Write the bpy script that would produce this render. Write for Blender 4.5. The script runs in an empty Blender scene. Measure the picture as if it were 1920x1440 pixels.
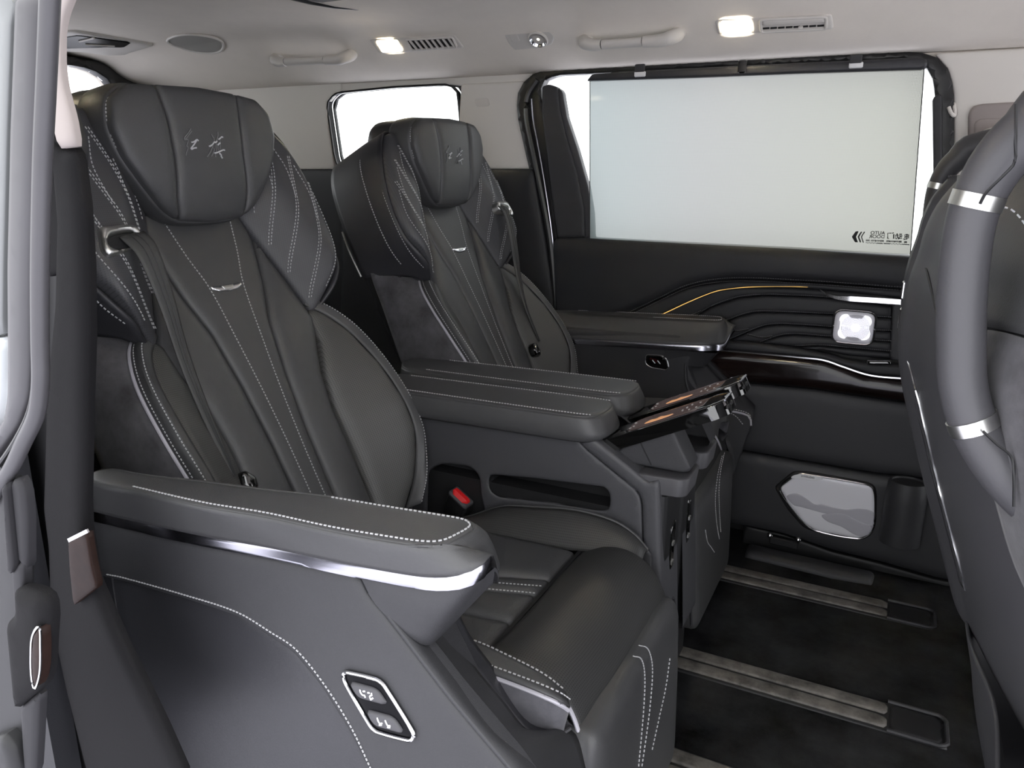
import bpy, math, random
import numpy as np
from math import sin, cos, radians, pi
from mathutils import Vector, Matrix
from mathutils.geometry import delaunay_2d_cdt
random.seed(4)
SC = bpy.context.scene
COL = SC.collection
# ------------------------------------------------------------------ camera, sky, exposure
F, PITCH, YAW, ROLL = 1430.0, radians(15.5), radians(26.7), radians(0.5)
CAM = np.array([0.0, 0.0, 1.0])
fwd = np.array([-sin(YAW) * cos(PITCH), cos(YAW) * cos(PITCH), -sin(PITCH)])
right = np.array([cos(YAW), sin(YAW), 0.0]); up = np.cross(right, fwd)
right, up = right * cos(ROLL) + up * sin(ROLL), up * cos(ROLL) - right * sin(ROLL)
RM = np.array([right, up, fwd])
cd = bpy.data.cameras.new('camera'); cam = bpy.data.objects.new('camera', cd); COL.objects.link(cam)
cd.sensor_width = 36; cd.lens = F / 1920 * 36; cd.clip_start = 0.01
mw = Matrix([[right[i], up[i], -fwd[i], CAM[i]] for i in range(3)] + [[0, 0, 0, 1]])
cam.matrix_world = mw
SC.camera = cam
W = bpy.data.worlds.new('showroom_daylight'); SC.world = W; W.use_nodes = True
W.node_tree.nodes['Background'].inputs[0].default_value = (0.97, 0.98, 1.0, 1)
W.node_tree.nodes['Background'].inputs[1].default_value = 2.2
SC.view_settings.view_transform = 'Standard'; SC.view_settings.look = 'None'
SC.view_settings.exposure = 0.7; SC.view_settings.gamma = 1.0; SC.view_settings.use_curve_mapping = False
SC.cycles.max_bounces = 8; SC.cycles.transparent_max_bounces = 12
SC.cycles.use_denoising = True
SC.cycles.caustics_reflective = False; SC.cycles.caustics_refractive = False

# ------------------------------------------------------------------ geometry helpers
def ray(u, v):
    return np.array([(u - 960) / F, -(v - 720) / F, 1.0]) @ RM
class Fr:                                   # a flat working frame in the van: origin, two axes, normal
    def __init__(s, O, A, B):
        s.O = np.array(O, float); s.A = np.array(A, float); s.B = np.array(B, float)
        s.A /= np.linalg.norm(s.A); s.B /= np.linalg.norm(s.B); s.N = np.cross(s.A, s.B)
    def hit(s, u, v, n=0.0):
        d = ray(u, v); t = np.dot(s.O + s.N * n - CAM, s.N) / np.dot(d, s.N)
        return CAM + t * d
    def ab(s, pts, n=0.0):
        r = []
        for u, v in pts:
            p = s.hit(u, v, n) - s.O; r.append((p @ s.A, p @ s.B))
        return r
    def w(s, a, b, n=0.0): return s.O + s.A * a + s.B * b + s.N * n
    def up(s, n): return Fr(s.O + s.N * n, s.A, s.B)
def FY(y): return Fr((0, y, 0), (1, 0, 0), (0, 0, 1))
def FZ(z): return Fr((0, 0, z), (1, 0, 0), (0, 1, 0))
def FX(x): return Fr((x, 0, 0), (0, 1, 0), (0, 0, 1))
def Y(y, pts): f = FY(y); return [f.hit(u, v) for u, v in pts]
def Z(z, pts): f = FZ(z); return [f.hit(u, v) for u, v in pts]
def X(x, pts): f = FX(x); return [f.hit(u, v) for u, v in pts]
def YV(pts): return [FY(y).hit(u, v) for u, v, y in pts]       # each point with its own depth
def resample(pts, n, closed=False, smooth=True):
    p = np.array(pts, float)
    if closed: p = np.vstack([p, p[:1]])
    if smooth and len(p) > 2:
        out = []
        m = len(p)
        for i in range(m - 1):
            p1, p2 = p[i], p[i + 1]
            if closed: p0 = p[i - 1] if i > 0 else p[-2]; p3 = p[i + 2] if i + 2 < m else p[1]
            else: p0 = p[i - 1] if i > 0 else 2 * p1 - p2; p3 = p[i + 2] if i + 2 < m else 2 * p2 - p1
            l = np.linalg.norm(p2 - p1) + 1e-9
            m1 = (p2 - p0) / (np.linalg.norm(p2 - p1) + np.linalg.norm(p1 - p0) + 1e-9) * l
            m2 = (p3 - p1) / (np.linalg.norm(p3 - p2) + np.linalg.norm(p2 - p1) + 1e-9) * l
            for k in range(12):
                t = k / 12
                out.append((2*t**3-3*t*t+1)*p1 + (t**3-2*t*t+t)*m1 + (-2*t**3+3*t*t)*p2 + (t**3-t*t)*m2)
        out.append(p[-1]); p = np.array(out)
    d = np.r_[0, np.cumsum(np.linalg.norm(np.diff(p, axis=0), axis=1))]
    s = np.linspace(0, d[-1], n + 1 if closed else n)
    r = np.array([np.interp(s, d, p[:, i]) for i in range(p.shape[1])]).T
    return r[:-1] if closed else r
def plen(p, closed=False):
    p = np.array(p, float)
    if closed: p = np.vstack([p, p[:1]])
    return np.linalg.norm(np.diff(p, axis=0), axis=1).sum()
def rounded(pts, r, k=5):                    # polygon with rounded corners
    p = [np.array(q, float) for q in pts]; out = []
    for i in range(len(p)):
        a, b, c = p[i - 1], p[i], p[(i + 1) % len(p)]
        u = a - b; v = c - b; lu = np.linalg.norm(u); lv = np.linalg.norm(v)
        rr = min(r, lu * .45, lv * .45); s = b + u / lu * rr; e = b + v / lv * rr
        for j in range(k + 1):
            t = j / k; out.append((1-t)**2*s + 2*t*(1-t)*b + t*t*e)
    return out
def inside(pts, poly):
    x, y = pts[:, 0], pts[:, 1]; r = np.zeros(len(pts), bool); n = len(poly)
    for i in range(n):
        x1, y1 = poly[i]; x2, y2 = poly[(i + 1) % n]
        if y1 == y2: continue
        c = ((y1 > y) != (y2 > y)) & (x < (x2 - x1) * (y - y1) / (y2 - y1) + x1); r ^= c
    return r
def segdist(pts, loops):
    best = np.full(len(pts), 1e9)
    for L in loops:
        L = np.array(L); a = L; b = np.roll(L, -1, 0)
        for i in range(len(L)):
            d = b[i] - a[i]; q = max(d @ d, 1e-12)
            t = np.clip(((pts - a[i]) @ d) / q, 0, 1)
            e = pts - (a[i] + t[:, None] * d); best = np.minimum(best, e[:, 0]**2 + e[:, 1]**2)
    return np.sqrt(best)
MIR = [False]; MIDY = 1.28
class MB:
    def __init__(s): s.v = []; s.f = []; s.uv = []
    def add(s, vs, fs, uv=None):
        o = len(s.v); s.v += [tuple(map(float, q)) for q in vs]; s.f += [tuple(i + o for i in f) for f in fs]
        s.uv += [tuple(q) for q in uv] if uv is not None else [(0, 0)] * len(vs)
        return s
    def panel(s, outline, fr, bulge=.004, r=.012, depth=.012, res=.012, base=None, holes=(), corner=None, n=None, extra=None, flare=0.0):
        if corner is None: L = resample(outline, n or max(16, int(plen(outline, True) / (res * .7))), True)
        else:
            q = rounded(outline, corner) if corner > 0 else outline
            L = resample(q, n or max(24, int(plen(q, True) / (res * .7))), True, False) if corner > 0 or n else np.array(q, float)
        ar = .5 * np.sum(L[:, 0] * np.roll(L[:, 1], -1) - np.roll(L[:, 0], -1) * L[:, 1])
        if ar < 0: L = L[::-1]
        loops = [L]
        for h in holes: loops.append(np.array(h, float))
        pts = []; 
        lo = L.min(0); hi = L.max(0)
        gx, gy = np.meshgrid(np.arange(lo[0], hi[0], res), np.arange(lo[1], hi[1], res * .87))
        gx[1::2] += res / 2
        g = np.c_[gx.ravel(), gy.ravel()]
        def keep(q, m):
            if not len(q): return q
            k = inside(q, L)
            for h in loops[1:]: k &= ~inside(q, h)
            q = q[k]
            return q[segdist(q, loops) > m] if len(q) else q
        rings = []
        if bulge:
            for Lp in loops:
                t = np.roll(Lp, -1, 0) - np.roll(Lp, 1, 0); t /= np.linalg.norm(t, axis=1)[:, None] + 1e-12
                nn = np.c_[-t[:, 1], t[:, 0]]
                for f in (.06, .22, .5, .85):
                    for sg in (1, -1): rings.append(keep(Lp + nn * sg * r * f, r * f * .9))
        g = keep(g, r * 1.05 if bulge else res * .4)
        inner = np.vstack([q for q in rings + [g] if len(q)] or [np.zeros((0, 2))])
        if extra is not None: inner = np.vstack([inner, extra])
        allp = np.vstack(loops + [inner]); edges = []; o = 0
        for Lp in loops:
            m = len(Lp); edges += [(o + i, o + (i + 1) % m) for i in range(m)]; o += m
        cv, ce, cf = delaunay_2d_cdt([Vector(q) for q in allp], edges, [], 0, 1e-7)[:3]
        cv = np.array([tuple(q) for q in cv]); cf = [f for f in cf if len(f) == 3]
        cen = np.array([cv[list(f)].mean(0) for f in cf]); k = inside(cen, L)
        for h in loops[1:]: k &= ~inside(cen, h)
        cf = [f for f, kk in zip(cf, k) if kk]
        fs = []
        for f in cf:
            a, b, c = cv[list(f)]
            fs.append(tuple(f) if (b[0]-a[0])*(c[1]-a[1])-(b[1]-a[1])*(c[0]-a[0]) > 0 else tuple(f[::-1]))
        d = segdist(cv, loops)
        h = bulge * np.sqrt(np.maximum(0, 1 - (1 - np.minimum(d / r, 1))**2)) if bulge else np.zeros(len(cv))
        bs = np.array([base(a, b) for a, b in cv]) if base else np.zeros(len(cv))
        P3 = [fr.w(a, b, hh + q) for (a, b), hh, q in zip(cv, h, bs)]
        if depth:
            ec = {}
            for f in fs:
                for i in range(3): ec[(f[i], f[(i + 1) % 3])] = 1
            bd = [e for e in ec if (e[1], e[0]) not in ec]; mp = {}
            cc = cv.mean(0)
            for e in bd:
                for i in e:
                    if i not in mp:
                        mp[i] = len(P3); q = cv[i] + (cv[i] - cc) * flare
                        P3.append(fr.w(q[0], q[1], bs[i] - depth))
            cv = np.vstack([cv] + [cv[i:i+1] for i in mp])
            fs += [(e[1], e[0], mp[e[0]], mp[e[1]]) for e in bd]
        return s.add(P3, fs, cv)
    def patch(s, curves, nu=24, nv=12, closed=False, smooth=True, cs=True, flip=False):
        C = np.array([resample(c, nu, closed, cs) for c in curves])
        R = np.array([resample(C[:, i], nv, False, smooth) if len(curves) > 2 else np.linspace(C[0, i], C[1, i], nv) for i in range(nu)])
        vs = R.reshape(-1, 3); fs = []
        for i in range(nu if closed else nu - 1):
            for j in range(nv - 1):
                a, b = i * nv + j, ((i + 1) % nu) * nv + j
                q = (a, b, b + 1, a + 1); fs.append(q[::-1] if flip else q)
        lu = plen(C[0]); lv = plen(R[0])
        uv = [(i / max(nu - 1, 1) * lu, j / (nv - 1) * lv) for i in range(nu) for j in range(nv)]
        return s.add(vs, fs, uv)
    def fan(s, loop, flip=False):
        L = list(loop); c = np.mean(L, 0); m = len(L)
        return s.add(L + [c], [((i + 1) % m, i, m) if flip else (i, (i + 1) % m, m) for i in range(m)])
    def sweep(s, path, prof, upv=(0, 0, 1), closed=False, n=None, smooth=True, scale=None, caps=True):
        p = np.array(path, float)
        if n: p = resample(p, n, closed, smooth)
        m = len(p); t = np.roll(p, -1, 0) - np.roll(p, 1, 0)
        if not closed: t[0] = p[1] - p[0]; t[-1] = p[-1] - p[-2]
        t /= np.linalg.norm(t, axis=1)[:, None] + 1e-12
        u0 = np.array(upv, float); prof = np.array(prof, float); k = len(prof); vs = []
        for i in range(m):
            sd = np.cross(t[i], u0); l = np.linalg.norm(sd)
            if l < 1e-3: sd = np.cross(t[i], (0.3, .9, .1)); l = np.linalg.norm(sd)
            sd /= l; uu = np.cross(sd, t[i]); sc = 1 if scale is None else scale[i]
            vs += [p[i] + sd * q[0] * sc + uu * q[1] * sc for q in prof]
        fs = [(i*k+j, ((i+1) % m)*k+j, ((i+1) % m)*k+(j+1) % k, i*k+(j+1) % k) for i in range(m if closed else m - 1) for j in range(k)]
        if caps and not closed: fs += [tuple(range(k)), tuple((m-1)*k + j for j in range(k))[::-1]]
        return s.add(vs, fs)
    def tube(s, path, r, seg=8, closed=False, n=None, smooth=True, scale=None, upv=(0, 0, 1), flat=1.0):
        pr = [(r * cos(2*pi*i/seg), flat * r * sin(2*pi*i/seg)) for i in range(seg)]
        return s.sweep(path, pr, upv, closed, n, smooth, scale)
    def dashes(s, path, step=.0065, duty=.68, w=.0011, upv=(0, 0, 1), lift=0.0, closed=False):
        L = plen(path); n = max(2, int(L / step)); q = resample(path, n * 10 + 1)
        u0 = np.array(upv, float) * lift
        for i in range(n):
            a = q[i*10]; b = q[min(i*10 + int(10*duty), len(q) - 1)]
            s.sweep([a + u0, b + u0], [(-w/2, -w/2), (w/2, -w/2), (w/2, w/2), (-w/2, w/2)], upv)
        return s
    def box(s, c, size, R=None, bev=0.0):
        c = np.array(c, float); h = np.array(size, float) / 2; R = np.eye(3) if R is None else np.array(R)
        if bev:
            o = rounded([(-h[0], -h[1]), (h[0], -h[1]), (h[0], h[1]), (-h[0], h[1])], bev * 1.5, 4)
            b = bev; m = len(o); vs = []; 
            for zz, ins in ((-h[2], b), (-h[2] + b, 0), (h[2] - b, 0), (h[2], b)):
                for q in o: vs.append(c + R @ np.array([q[0] * (1 - ins / h[0]), q[1] * (1 - ins / h[1]), zz]))
            fs = [(j*m+i, j*m+(i+1) % m, (j+1)*m+(i+1) % m, (j+1)*m+i) for j in range(3) for i in range(m)]
            fs += [tuple(range(m))[::-1], tuple(3*m + i for i in range(m))]
            return s.add(vs, fs)
        vs = [c + R @ (h * np.array(q)) for q in ((-1,-1,-1),(1,-1,-1),(1,1,-1),(-1,1,-1),(-1,-1,1),(1,-1,1),(1,1,1),(-1,1,1))]
        return s.add(vs, [(0,3,2,1),(4,5,6,7),(0,1,5,4),(1,2,6,5),(2,3,7,6),(3,0,4,7)])
    def lathe(s, prof, fr, seg=32, sx=1.0, sy=1.0):
        vs = [fr.w(r * sx * cos(2*pi*i/seg), r * sy * sin(2*pi*i/seg), h) for r, h in prof for i in range(seg)]
        fs = [(j*seg+i, j*seg+(i+1) % seg, (j+1)*seg+(i+1) % seg, (j+1)*seg+i) for j in range(len(prof)-1) for i in range(seg)]
        if prof[-1][0] > 0: fs.append(tuple((len(prof)-1)*seg + i for i in range(seg)))
        return s.add(vs, fs)
    def build(s, name, mat, parent=None, label=None, kind=None, angle=42, solid=0.0, smooth=True):
        v = np.array(s.v); 
        f = s.f
        if MIR[0]: v = v * np.array([1, -1, 1]) + np.array([0, 2 * MIDY, 0]); f = [q[::-1] for q in f]
        root = parent
        while root is not None and root.parent is not None: root = root.parent
        if root is not None: v = v - np.array(root.location)
        me = bpy.data.meshes.new(name); me.from_pydata([tuple(q) for q in v], [], f); 
        ul = me.uv_layers.new(name='UVMap'); li = np.empty(len(me.loops), np.int32); me.loops.foreach_get('vertex_index', li)
        ul.data.foreach_set('uv', np.array(s.uv, np.float32)[li].ravel())
        if smooth:
            me.polygons.foreach_set('use_smooth', [True] * len(me.polygons)); me.set_sharp_from_angle(angle=radians(angle))
        me.materials.append(mat); me.update()
        o = bpy.data.objects.new(name, me); COL.objects.link(o)
        if parent is not None: o.parent = parent
        if label: o['label'] = label
        if kind: o['kind'] = kind
        if solid:
            m = o.modifiers.new('thickness', 'SOLIDIFY'); m.thickness = solid; m.offset = 0
        return o
def thing(name, label, cat, loc=(0, 0, 0), group=None):
    o = bpy.data.objects.new(name, None); COL.objects.link(o); o.empty_display_size = .05
    l = np.array(loc, float)
    if MIR[0]: l[1] = 2 * MIDY - l[1]
    o.location = l; o['label'] = label; o['category'] = cat
    if group: o['group'] = group
    return o
def tag(o, label, cat, group=None):
    o['label'] = label; o['category'] = cat
    if group: o['group'] = group
    return o
def struct(o): o['kind'] = 'structure'; return o
def sroot(name, loc=(0, 0, 0)):
    o = bpy.data.objects.new(name, None); COL.objects.link(o); o.location = loc; o['kind'] = 'structure'; return o
def text(name, body, fr, a, b, size, mat, parent, mirror=False, ext=.0003, bold=0.0):
    c = bpy.data.curves.new(name, 'FONT'); c.body = body; c.size = size; c.extrude = ext; c.offset = bold
    t = bpy.data.objects.new(name + '_tmp', c); COL.objects.link(t)
    me = bpy.data.meshes.new_from_object(t.evaluated_get(bpy.context.evaluated_depsgraph_get()))
    COL.objects.unlink(t); bpy.data.objects.remove(t)
    m = MB(); vs = [(fr.w(a + (-q.co.x if mirror else q.co.x), b + q.co.y, q.co.z)) for q in me.vertices]
    m.add(vs, [tuple(p.vertices)[::-1] if mirror else tuple(p.vertices) for p in me.polygons])
    return m.build(name, mat, parent, smooth=False)

# ------------------------------------------------------------------ materials
def M(name, col, rough=.5, metal=0.0, spec=.5, bump=None, emis=None, coat=0.0, var=0.0, perf=None, sheen=0.0, vscale=9.0):
    m = bpy.data.materials.new(name); m.use_nodes = True; nt = m.node_tree; b = nt.nodes['Principled BSDF']; L = nt.links.new
    b.inputs['Base Color'].default_value = (*col, 1); b.inputs['Roughness'].default_value = rough; b.inputs['Metallic'].default_value = metal
    b.inputs['Specular IOR Level'].default_value = spec; b.inputs['Coat Weight'].default_value = coat; b.inputs['Coat Roughness'].default_value = .03
    b.inputs['Sheen Weight'].default_value = sheen
    if emis: b.inputs['Emission Color'].default_value = (*emis[0], 1); b.inputs['Emission Strength'].default_value = emis[1]
    tc = nt.nodes.new('ShaderNodeTexCoord'); colout = None; hout = None
    if var:
        n = nt.nodes.new('ShaderNodeTexNoise'); n.inputs['Scale'].default_value = vscale; n.inputs['Detail'].default_value = 6; n.inputs['Roughness'].default_value = .65
        L(tc.outputs['Object'], n.inputs['Vector']); r = nt.nodes.new('ShaderNodeMapRange')
        r.inputs['From Min'].default_value = .3; r.inputs['From Max'].default_value = .7; r.inputs['To Min'].default_value = 1 - var; r.inputs['To Max'].default_value = 1 + var
        L(n.outputs['Fac'], r.inputs['Value']); mx = nt.nodes.new('ShaderNodeVectorMath'); mx.operation = 'SCALE'; mx.inputs[0].default_value = col
        L(r.outputs['Result'], mx.inputs['Scale']); colout = mx.outputs['Vector']
    if bump:
        sc, st = bump; n = nt.nodes.new('ShaderNodeTexNoise'); n.inputs['Scale'].default_value = sc; n.inputs['Detail'].default_value = 3
        L(tc.outputs['Object'], n.inputs['Vector']); bp = nt.nodes.new('ShaderNodeBump'); bp.inputs['Strength'].default_value = st; bp.inputs['Distance'].default_value = .001
        L(n.outputs['Fac'], bp.inputs['Height']); L(bp.outputs['Normal'], b.inputs['Normal']); hout = bp
    if perf:                                  # punched leather: rows of small dark holes laid out on the panel's own coordinates
        pitch, rad, dark = perf
        mp = nt.nodes.new('ShaderNodeVectorMath'); mp.operation = 'SCALE'; mp.inputs['Scale'].default_value = 1 / pitch; L(tc.outputs['UV'], mp.inputs[0])
        fr = nt.nodes.new('ShaderNodeVectorMath'); fr.operation = 'FRACTION'; L(mp.outputs['Vector'], fr.inputs[0])
        sb = nt.nodes.new('ShaderNodeVectorMath'); sb.operation = 'DISTANCE'; sb.inputs[1].default_value = (.5, .5, 0); L(fr.outputs['Vector'], sb.inputs[0])
        lt = nt.nodes.new('ShaderNodeMapRange'); lt.inputs['From Min'].default_value = rad; lt.inputs['From Max'].default_value = rad + .15
        lt.inputs['To Min'].default_value = dark; lt.inputs['To Max'].default_value = 1; L(sb.outputs['Value'], lt.inputs['Value'])
        mx = nt.nodes.new('ShaderNodeVectorMath'); mx.operation = 'SCALE'; mx.inputs[0].default_value = col
        L(lt.outputs['Result'], mx.inputs['Scale']); colout = mx.outputs['Vector']
    if colout: L(colout, b.inputs['Base Color'])
    return m
LEA = M('grey_leather', (.052, .052, .054), .46, spec=.45, bump=(700, .25), var=.08)
LEAD = M('dark_leather', (.026, .026, .030), .45, spec=.45, bump=(700, .25), var=.08)
PERF = M('perforated_leather', (.068, .067, .065), .48, spec=.45, perf=(.0032, .2, .35))
PERF2 = M('fine_perforated_leather', (.036, .036, .036), .5, spec=.4, perf=(.0034, .2, .45))
WINGM = M('wing_leather', (.052, .052, .057), .48, spec=.4, perf=(.0030, .16, .6))
SUEDE = M('grey_suede', (.072, .070, .076), .95, spec=.1, var=.45, sheen=.15, vscale=16, bump=(300, .2))
SUEDEL = M('light_suede', (.10, .098, .11), .95, spec=.1, var=.25, sheen=.15, vscale=30)
PLAS = M('dark_grained_plastic', (.033, .033, .036), .52, spec=.35, bump=(900, .35), var=.05)
PILM = M('dark_pillar_plastic', (.008, .0077, .0085), .7, spec=.1, bump=(900, .3))
PLASD = M('black_plastic', (.012, .012, .013), .5, spec=.35)
PLASG = M('grey_plastic', (.058, .057, .062), .48, spec=.4, bump=(600, .12))
DOORM = M('door_trim_black', (.014, .0142, .017), .52, spec=.35, bump=(700, .2))
DOORL = M('door_lower_plastic', (.030, .030, .033), .5, spec=.4, bump=(900, .25))
GLOSS = M('gloss_black', (.004, .004, .004), .06, spec=.6, coat=1)
RUB = M('black_rubber', (.010, .010, .011), .38, spec=.5)
RUBG = M('grey_rubber', (.052, .050, .055), .45, spec=.45, var=.1)
CHR = M('satin_chrome', (.78, .78, .80), .16, metal=1.0)
CHRD = M('dark_satin_metal', (.45, .45, .50), .2, metal=1.0)
SILV = M('brushed_silver', (.66, .66, .64), .32, metal=1.0)
PIPE = M('silver_piping', (.40, .39, .43), .4, spec=.5)
THR = M('grey_thread', (.42, .42, .43), .7)
THRD = M('dark_thread', (.17, .17, .175), .7)
WOOD = M('dark_wood_veneer', (.010, .0055, .005), .16, spec=.3, coat=.15, var=.5)
WOODB = M('brown_wood_veneer', (.017, .0085, .0065), .5, spec=.12, coat=0.0, var=.3, vscale=40)
HEAD = M('beige_headliner', (.80, .745, .675), .92, spec=.15, bump=(420, .25), var=.03)
HEADP = M('beige_plastic', (.64, .61, .57), .55, spec=.35)
BEIGE = M('beige_pillar_trim', (.72, .69, .645), .8, spec=.2, bump=(500, .1))
PINKB = M('warm_beige_trim', (.34, .30, .285), .7, spec=.2)
SPKM = M('beige_speaker_cloth', (.33, .32, .295), .9, bump=(900, .5))
CARP = M('black_carpet', (.0135, .0138, .0146), 1.0, spec=.05, var=.95, vscale=6, bump=(500, .7))
RAILM = M('worn_metal_rail', (.10, .092, .082), .5, spec=.45, var=.75, vscale=26, bump=(200, .3))
PAINT = M('pale_silver_paint', (.165, .172, .172), .35, spec=.4, coat=.2)
CONS = M('console_plastic_lightened', (.052, .052, .057), .5, spec=.4, bump=(900, .3))  # the shell plastic, coloured lighter to make up for weaker light on the console
DTRM = M('door_trim_plastic', (.020, .0195, .022), .6, spec=.2)
BLK = M('matt_black_plate', (.004, .004, .005), .35, spec=.08)
RED = M('red_button', (.60, .012, .015), .35, spec=.5)
WHT = M('white_print', (.88, .88, .9), .6)
BELT = M('belt_webbing', (.048, .048, .048), .55, spec=.4, bump=(900, .4))
GRND = M('pale_showroom_floor', (.80, .79, .88), .5)
LAMP = M('lamp_glow', (.9, .85, .7), .5, emis=((1.0, .86, .58), 5.0))
LEDW = M('white_led_glow', (.9, .9, .95), .5, emis=((.95, .95, 1.0), 2.2))
GOLD = M('amber_light_line', (.7, .45, .15), .5, emis=((1.0, .58, .16), .55))
EMB = M('embroidery_thread', (.42, .42, .44), .45, spec=.6)
EMBD = M('dark_embroidery', (.12, .12, .125), .45, spec=.6)
GRIL = M('speaker_grille_silver', (.88, .87, .92), .5, metal=.15)
GRIL2 = M('speaker_grille_grey', (.52, .51, .56), .5, metal=.15)
SCRN = M('screen_black', (.012, .011, .012), .06, spec=.6, coat=1)
SCRP = M('screen_brown_glow', (.02, .015, .015), .1, emis=((.030, .021, .020), 1.0))
SCRO = M('screen_orange_picture', (.4, .2, .1), .2, emis=((.60, .29, .14), .5))
SCRW = M('screen_white_icons', (.3, .3, .3), .3, emis=((.8, .78, .75), .12))
def glassmat():
    m = bpy.data.materials.new('clear_glass'); m.use_nodes = True; nt = m.node_tree; nt.nodes.clear()
    o = nt.nodes.new('ShaderNodeOutputMaterial'); t = nt.nodes.new('ShaderNodeBsdfTransparent'); g = nt.nodes.new('ShaderNodeBsdfGlossy'); x = nt.nodes.new('ShaderNodeMixShader'); fr = nt.nodes.new('ShaderNodeFresnel')
    g.inputs['Roughness'].default_value = 0; fr.inputs[0].default_value = 1.35; t.inputs[0].default_value = (.94, .96, .95, 1)
    nt.links.new(fr.outputs[0], x.inputs[0]); nt.links.new(t.outputs[0], x.inputs[1]); nt.links.new(g.outputs[0], x.inputs[2]); nt.links.new(x.outputs[0], o.inputs[0]); return m
GLASS = glassmat()
def shademat():                              # woven sunshade: pale threads with a grid of see-through pinholes
    m = bpy.data.materials.new('perforated_shade_cloth'); m.use_nodes = True; nt = m.node_tree; nt.nodes.clear(); L = nt.links.new
    o = nt.nodes.new('ShaderNodeOutputMaterial'); tr = nt.nodes.new('ShaderNodeBsdfTransparent'); df = nt.nodes.new('ShaderNodeBsdfDiffuse'); tl = nt.nodes.new('ShaderNodeBsdfTranslucent')
    tc = nt.nodes.new('ShaderNodeTexCoord'); sep = nt.nodes.new('ShaderNodeSeparateXYZ'); L(tc.outputs['UV'], sep.inputs[0])
    ad = nt.nodes.new('ShaderNodeMath'); ad.operation = 'ADD'; sb = nt.nodes.new('ShaderNodeMath'); sb.operation = 'SUBTRACT'
    L(sep.outputs[0], ad.inputs[0]); L(sep.outputs[1], ad.inputs[1]); L(sep.outputs[0], sb.inputs[0]); L(sep.outputs[1], sb.inputs[1])
    w = []
    for q in (ad, sb):
        mu = nt.nodes.new('ShaderNodeMath'); mu.operation = 'MULTIPLY'; mu.inputs[1].default_value = 2*pi/.0062; L(q.outputs[0], mu.inputs[0])
        sn = nt.nodes.new('ShaderNodeMath'); sn.operation = 'SINE'; L(mu.outputs[0], sn.inputs[0]); w.append(sn)
    pr = nt.nodes.new('ShaderNodeMath'); pr.operation = 'MULTIPLY'; L(w[0].outputs[0], pr.inputs[0]); L(w[1].outputs[0], pr.inputs[1])
    mr = nt.nodes.new('ShaderNodeMapRange'); mr.inputs['From Min'].default_value = -.6; mr.inputs['From Max'].default_value = .6; mr.inputs['To Min'].default_value = .02; mr.inputs['To Max'].default_value = .15
    L(pr.outputs[0], mr.inputs['Value'])
    gr = nt.nodes.new('ShaderNodeMapRange'); gr.inputs['From Min'].default_value = -.82; gr.inputs['From Max'].default_value = 0; L(sep.outputs[0], gr.inputs['Value'])
    cr = nt.nodes.new('ShaderNodeValToRGB'); e = cr.color_ramp.elements; e[0].color = (.155, .185, .185, 1); e[1].color = (.185, .185, .150, 1); q = e.new(.4); q.color = (.175, .175, .170, 1)
    L(gr.outputs[0], cr.inputs[0]); L(cr.outputs[0], df.inputs[0]); L(cr.outputs[0], tl.inputs[0])
    a = nt.nodes.new('ShaderNodeMixShader'); a.inputs[0].default_value = .75; L(df.outputs[0], a.inputs[1]); L(tl.outputs[0], a.inputs[2])
    b = nt.nodes.new('ShaderNodeMixShader'); L(mr.outputs[0], b.inputs[0]); L(a.outputs[0], b.inputs[1]); L(tr.outputs[0], b.inputs[2]); L(b.outputs[0], o.inputs[0]); return m
SHADE = shademat()

# ------------------------------------------------------------------ the setting: floor, roof, walls
XR, XF = -2.55, 1.5
fl = struct(MB().panel([(XR, .40), (XF, .40), (XF, 2.12), (XR, 2.12)], FZ(0), 0, .01, .03, .12, corner=0).build('floor', CARP))
gr = struct(MB().panel([(-9, -6), (6, -6), (6, 8), (-9, 8)], FZ(-.36), 0, .01, .01, 2.0, corner=0).build('floor_outside', GRND))
prof = [(.40, 1.20), (.44, 1.235), (.525, 1.287), (.63, 1.350), (.70, 1.388), (.80, 1.402), (1.0, 1.412), (1.28, 1.416), (1.56, 1.412), (1.76, 1.402), (1.86, 1.388), (1.93, 1.350), (2.035, 1.287), (2.065, 1.277), (2.10, 1.275)]
def roofsec(x, dz=0.0): return [(x, y, z + dz * (1 if .5 < y < 2.03 else 0)) for y, z in prof]
cl = MB().patch([roofsec(XR - .02, -.05), roofsec(-2.35, -.015), roofsec(-1.9), roofsec(-.9), roofsec(.4), roofsec(XF)], 70, 40)
ceil_o = struct(cl.build('ceiling', HEAD, solid=.012))
HS = Fr((0, 1.93, 1.350), (1, 0, 0), (0, -.11, .075))         # the slanted side strip of the headliner
HN = Fr((0, .63, 1.350), (-1, 0, 0), (0, .11, .075))           # and its twin on the near side
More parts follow.
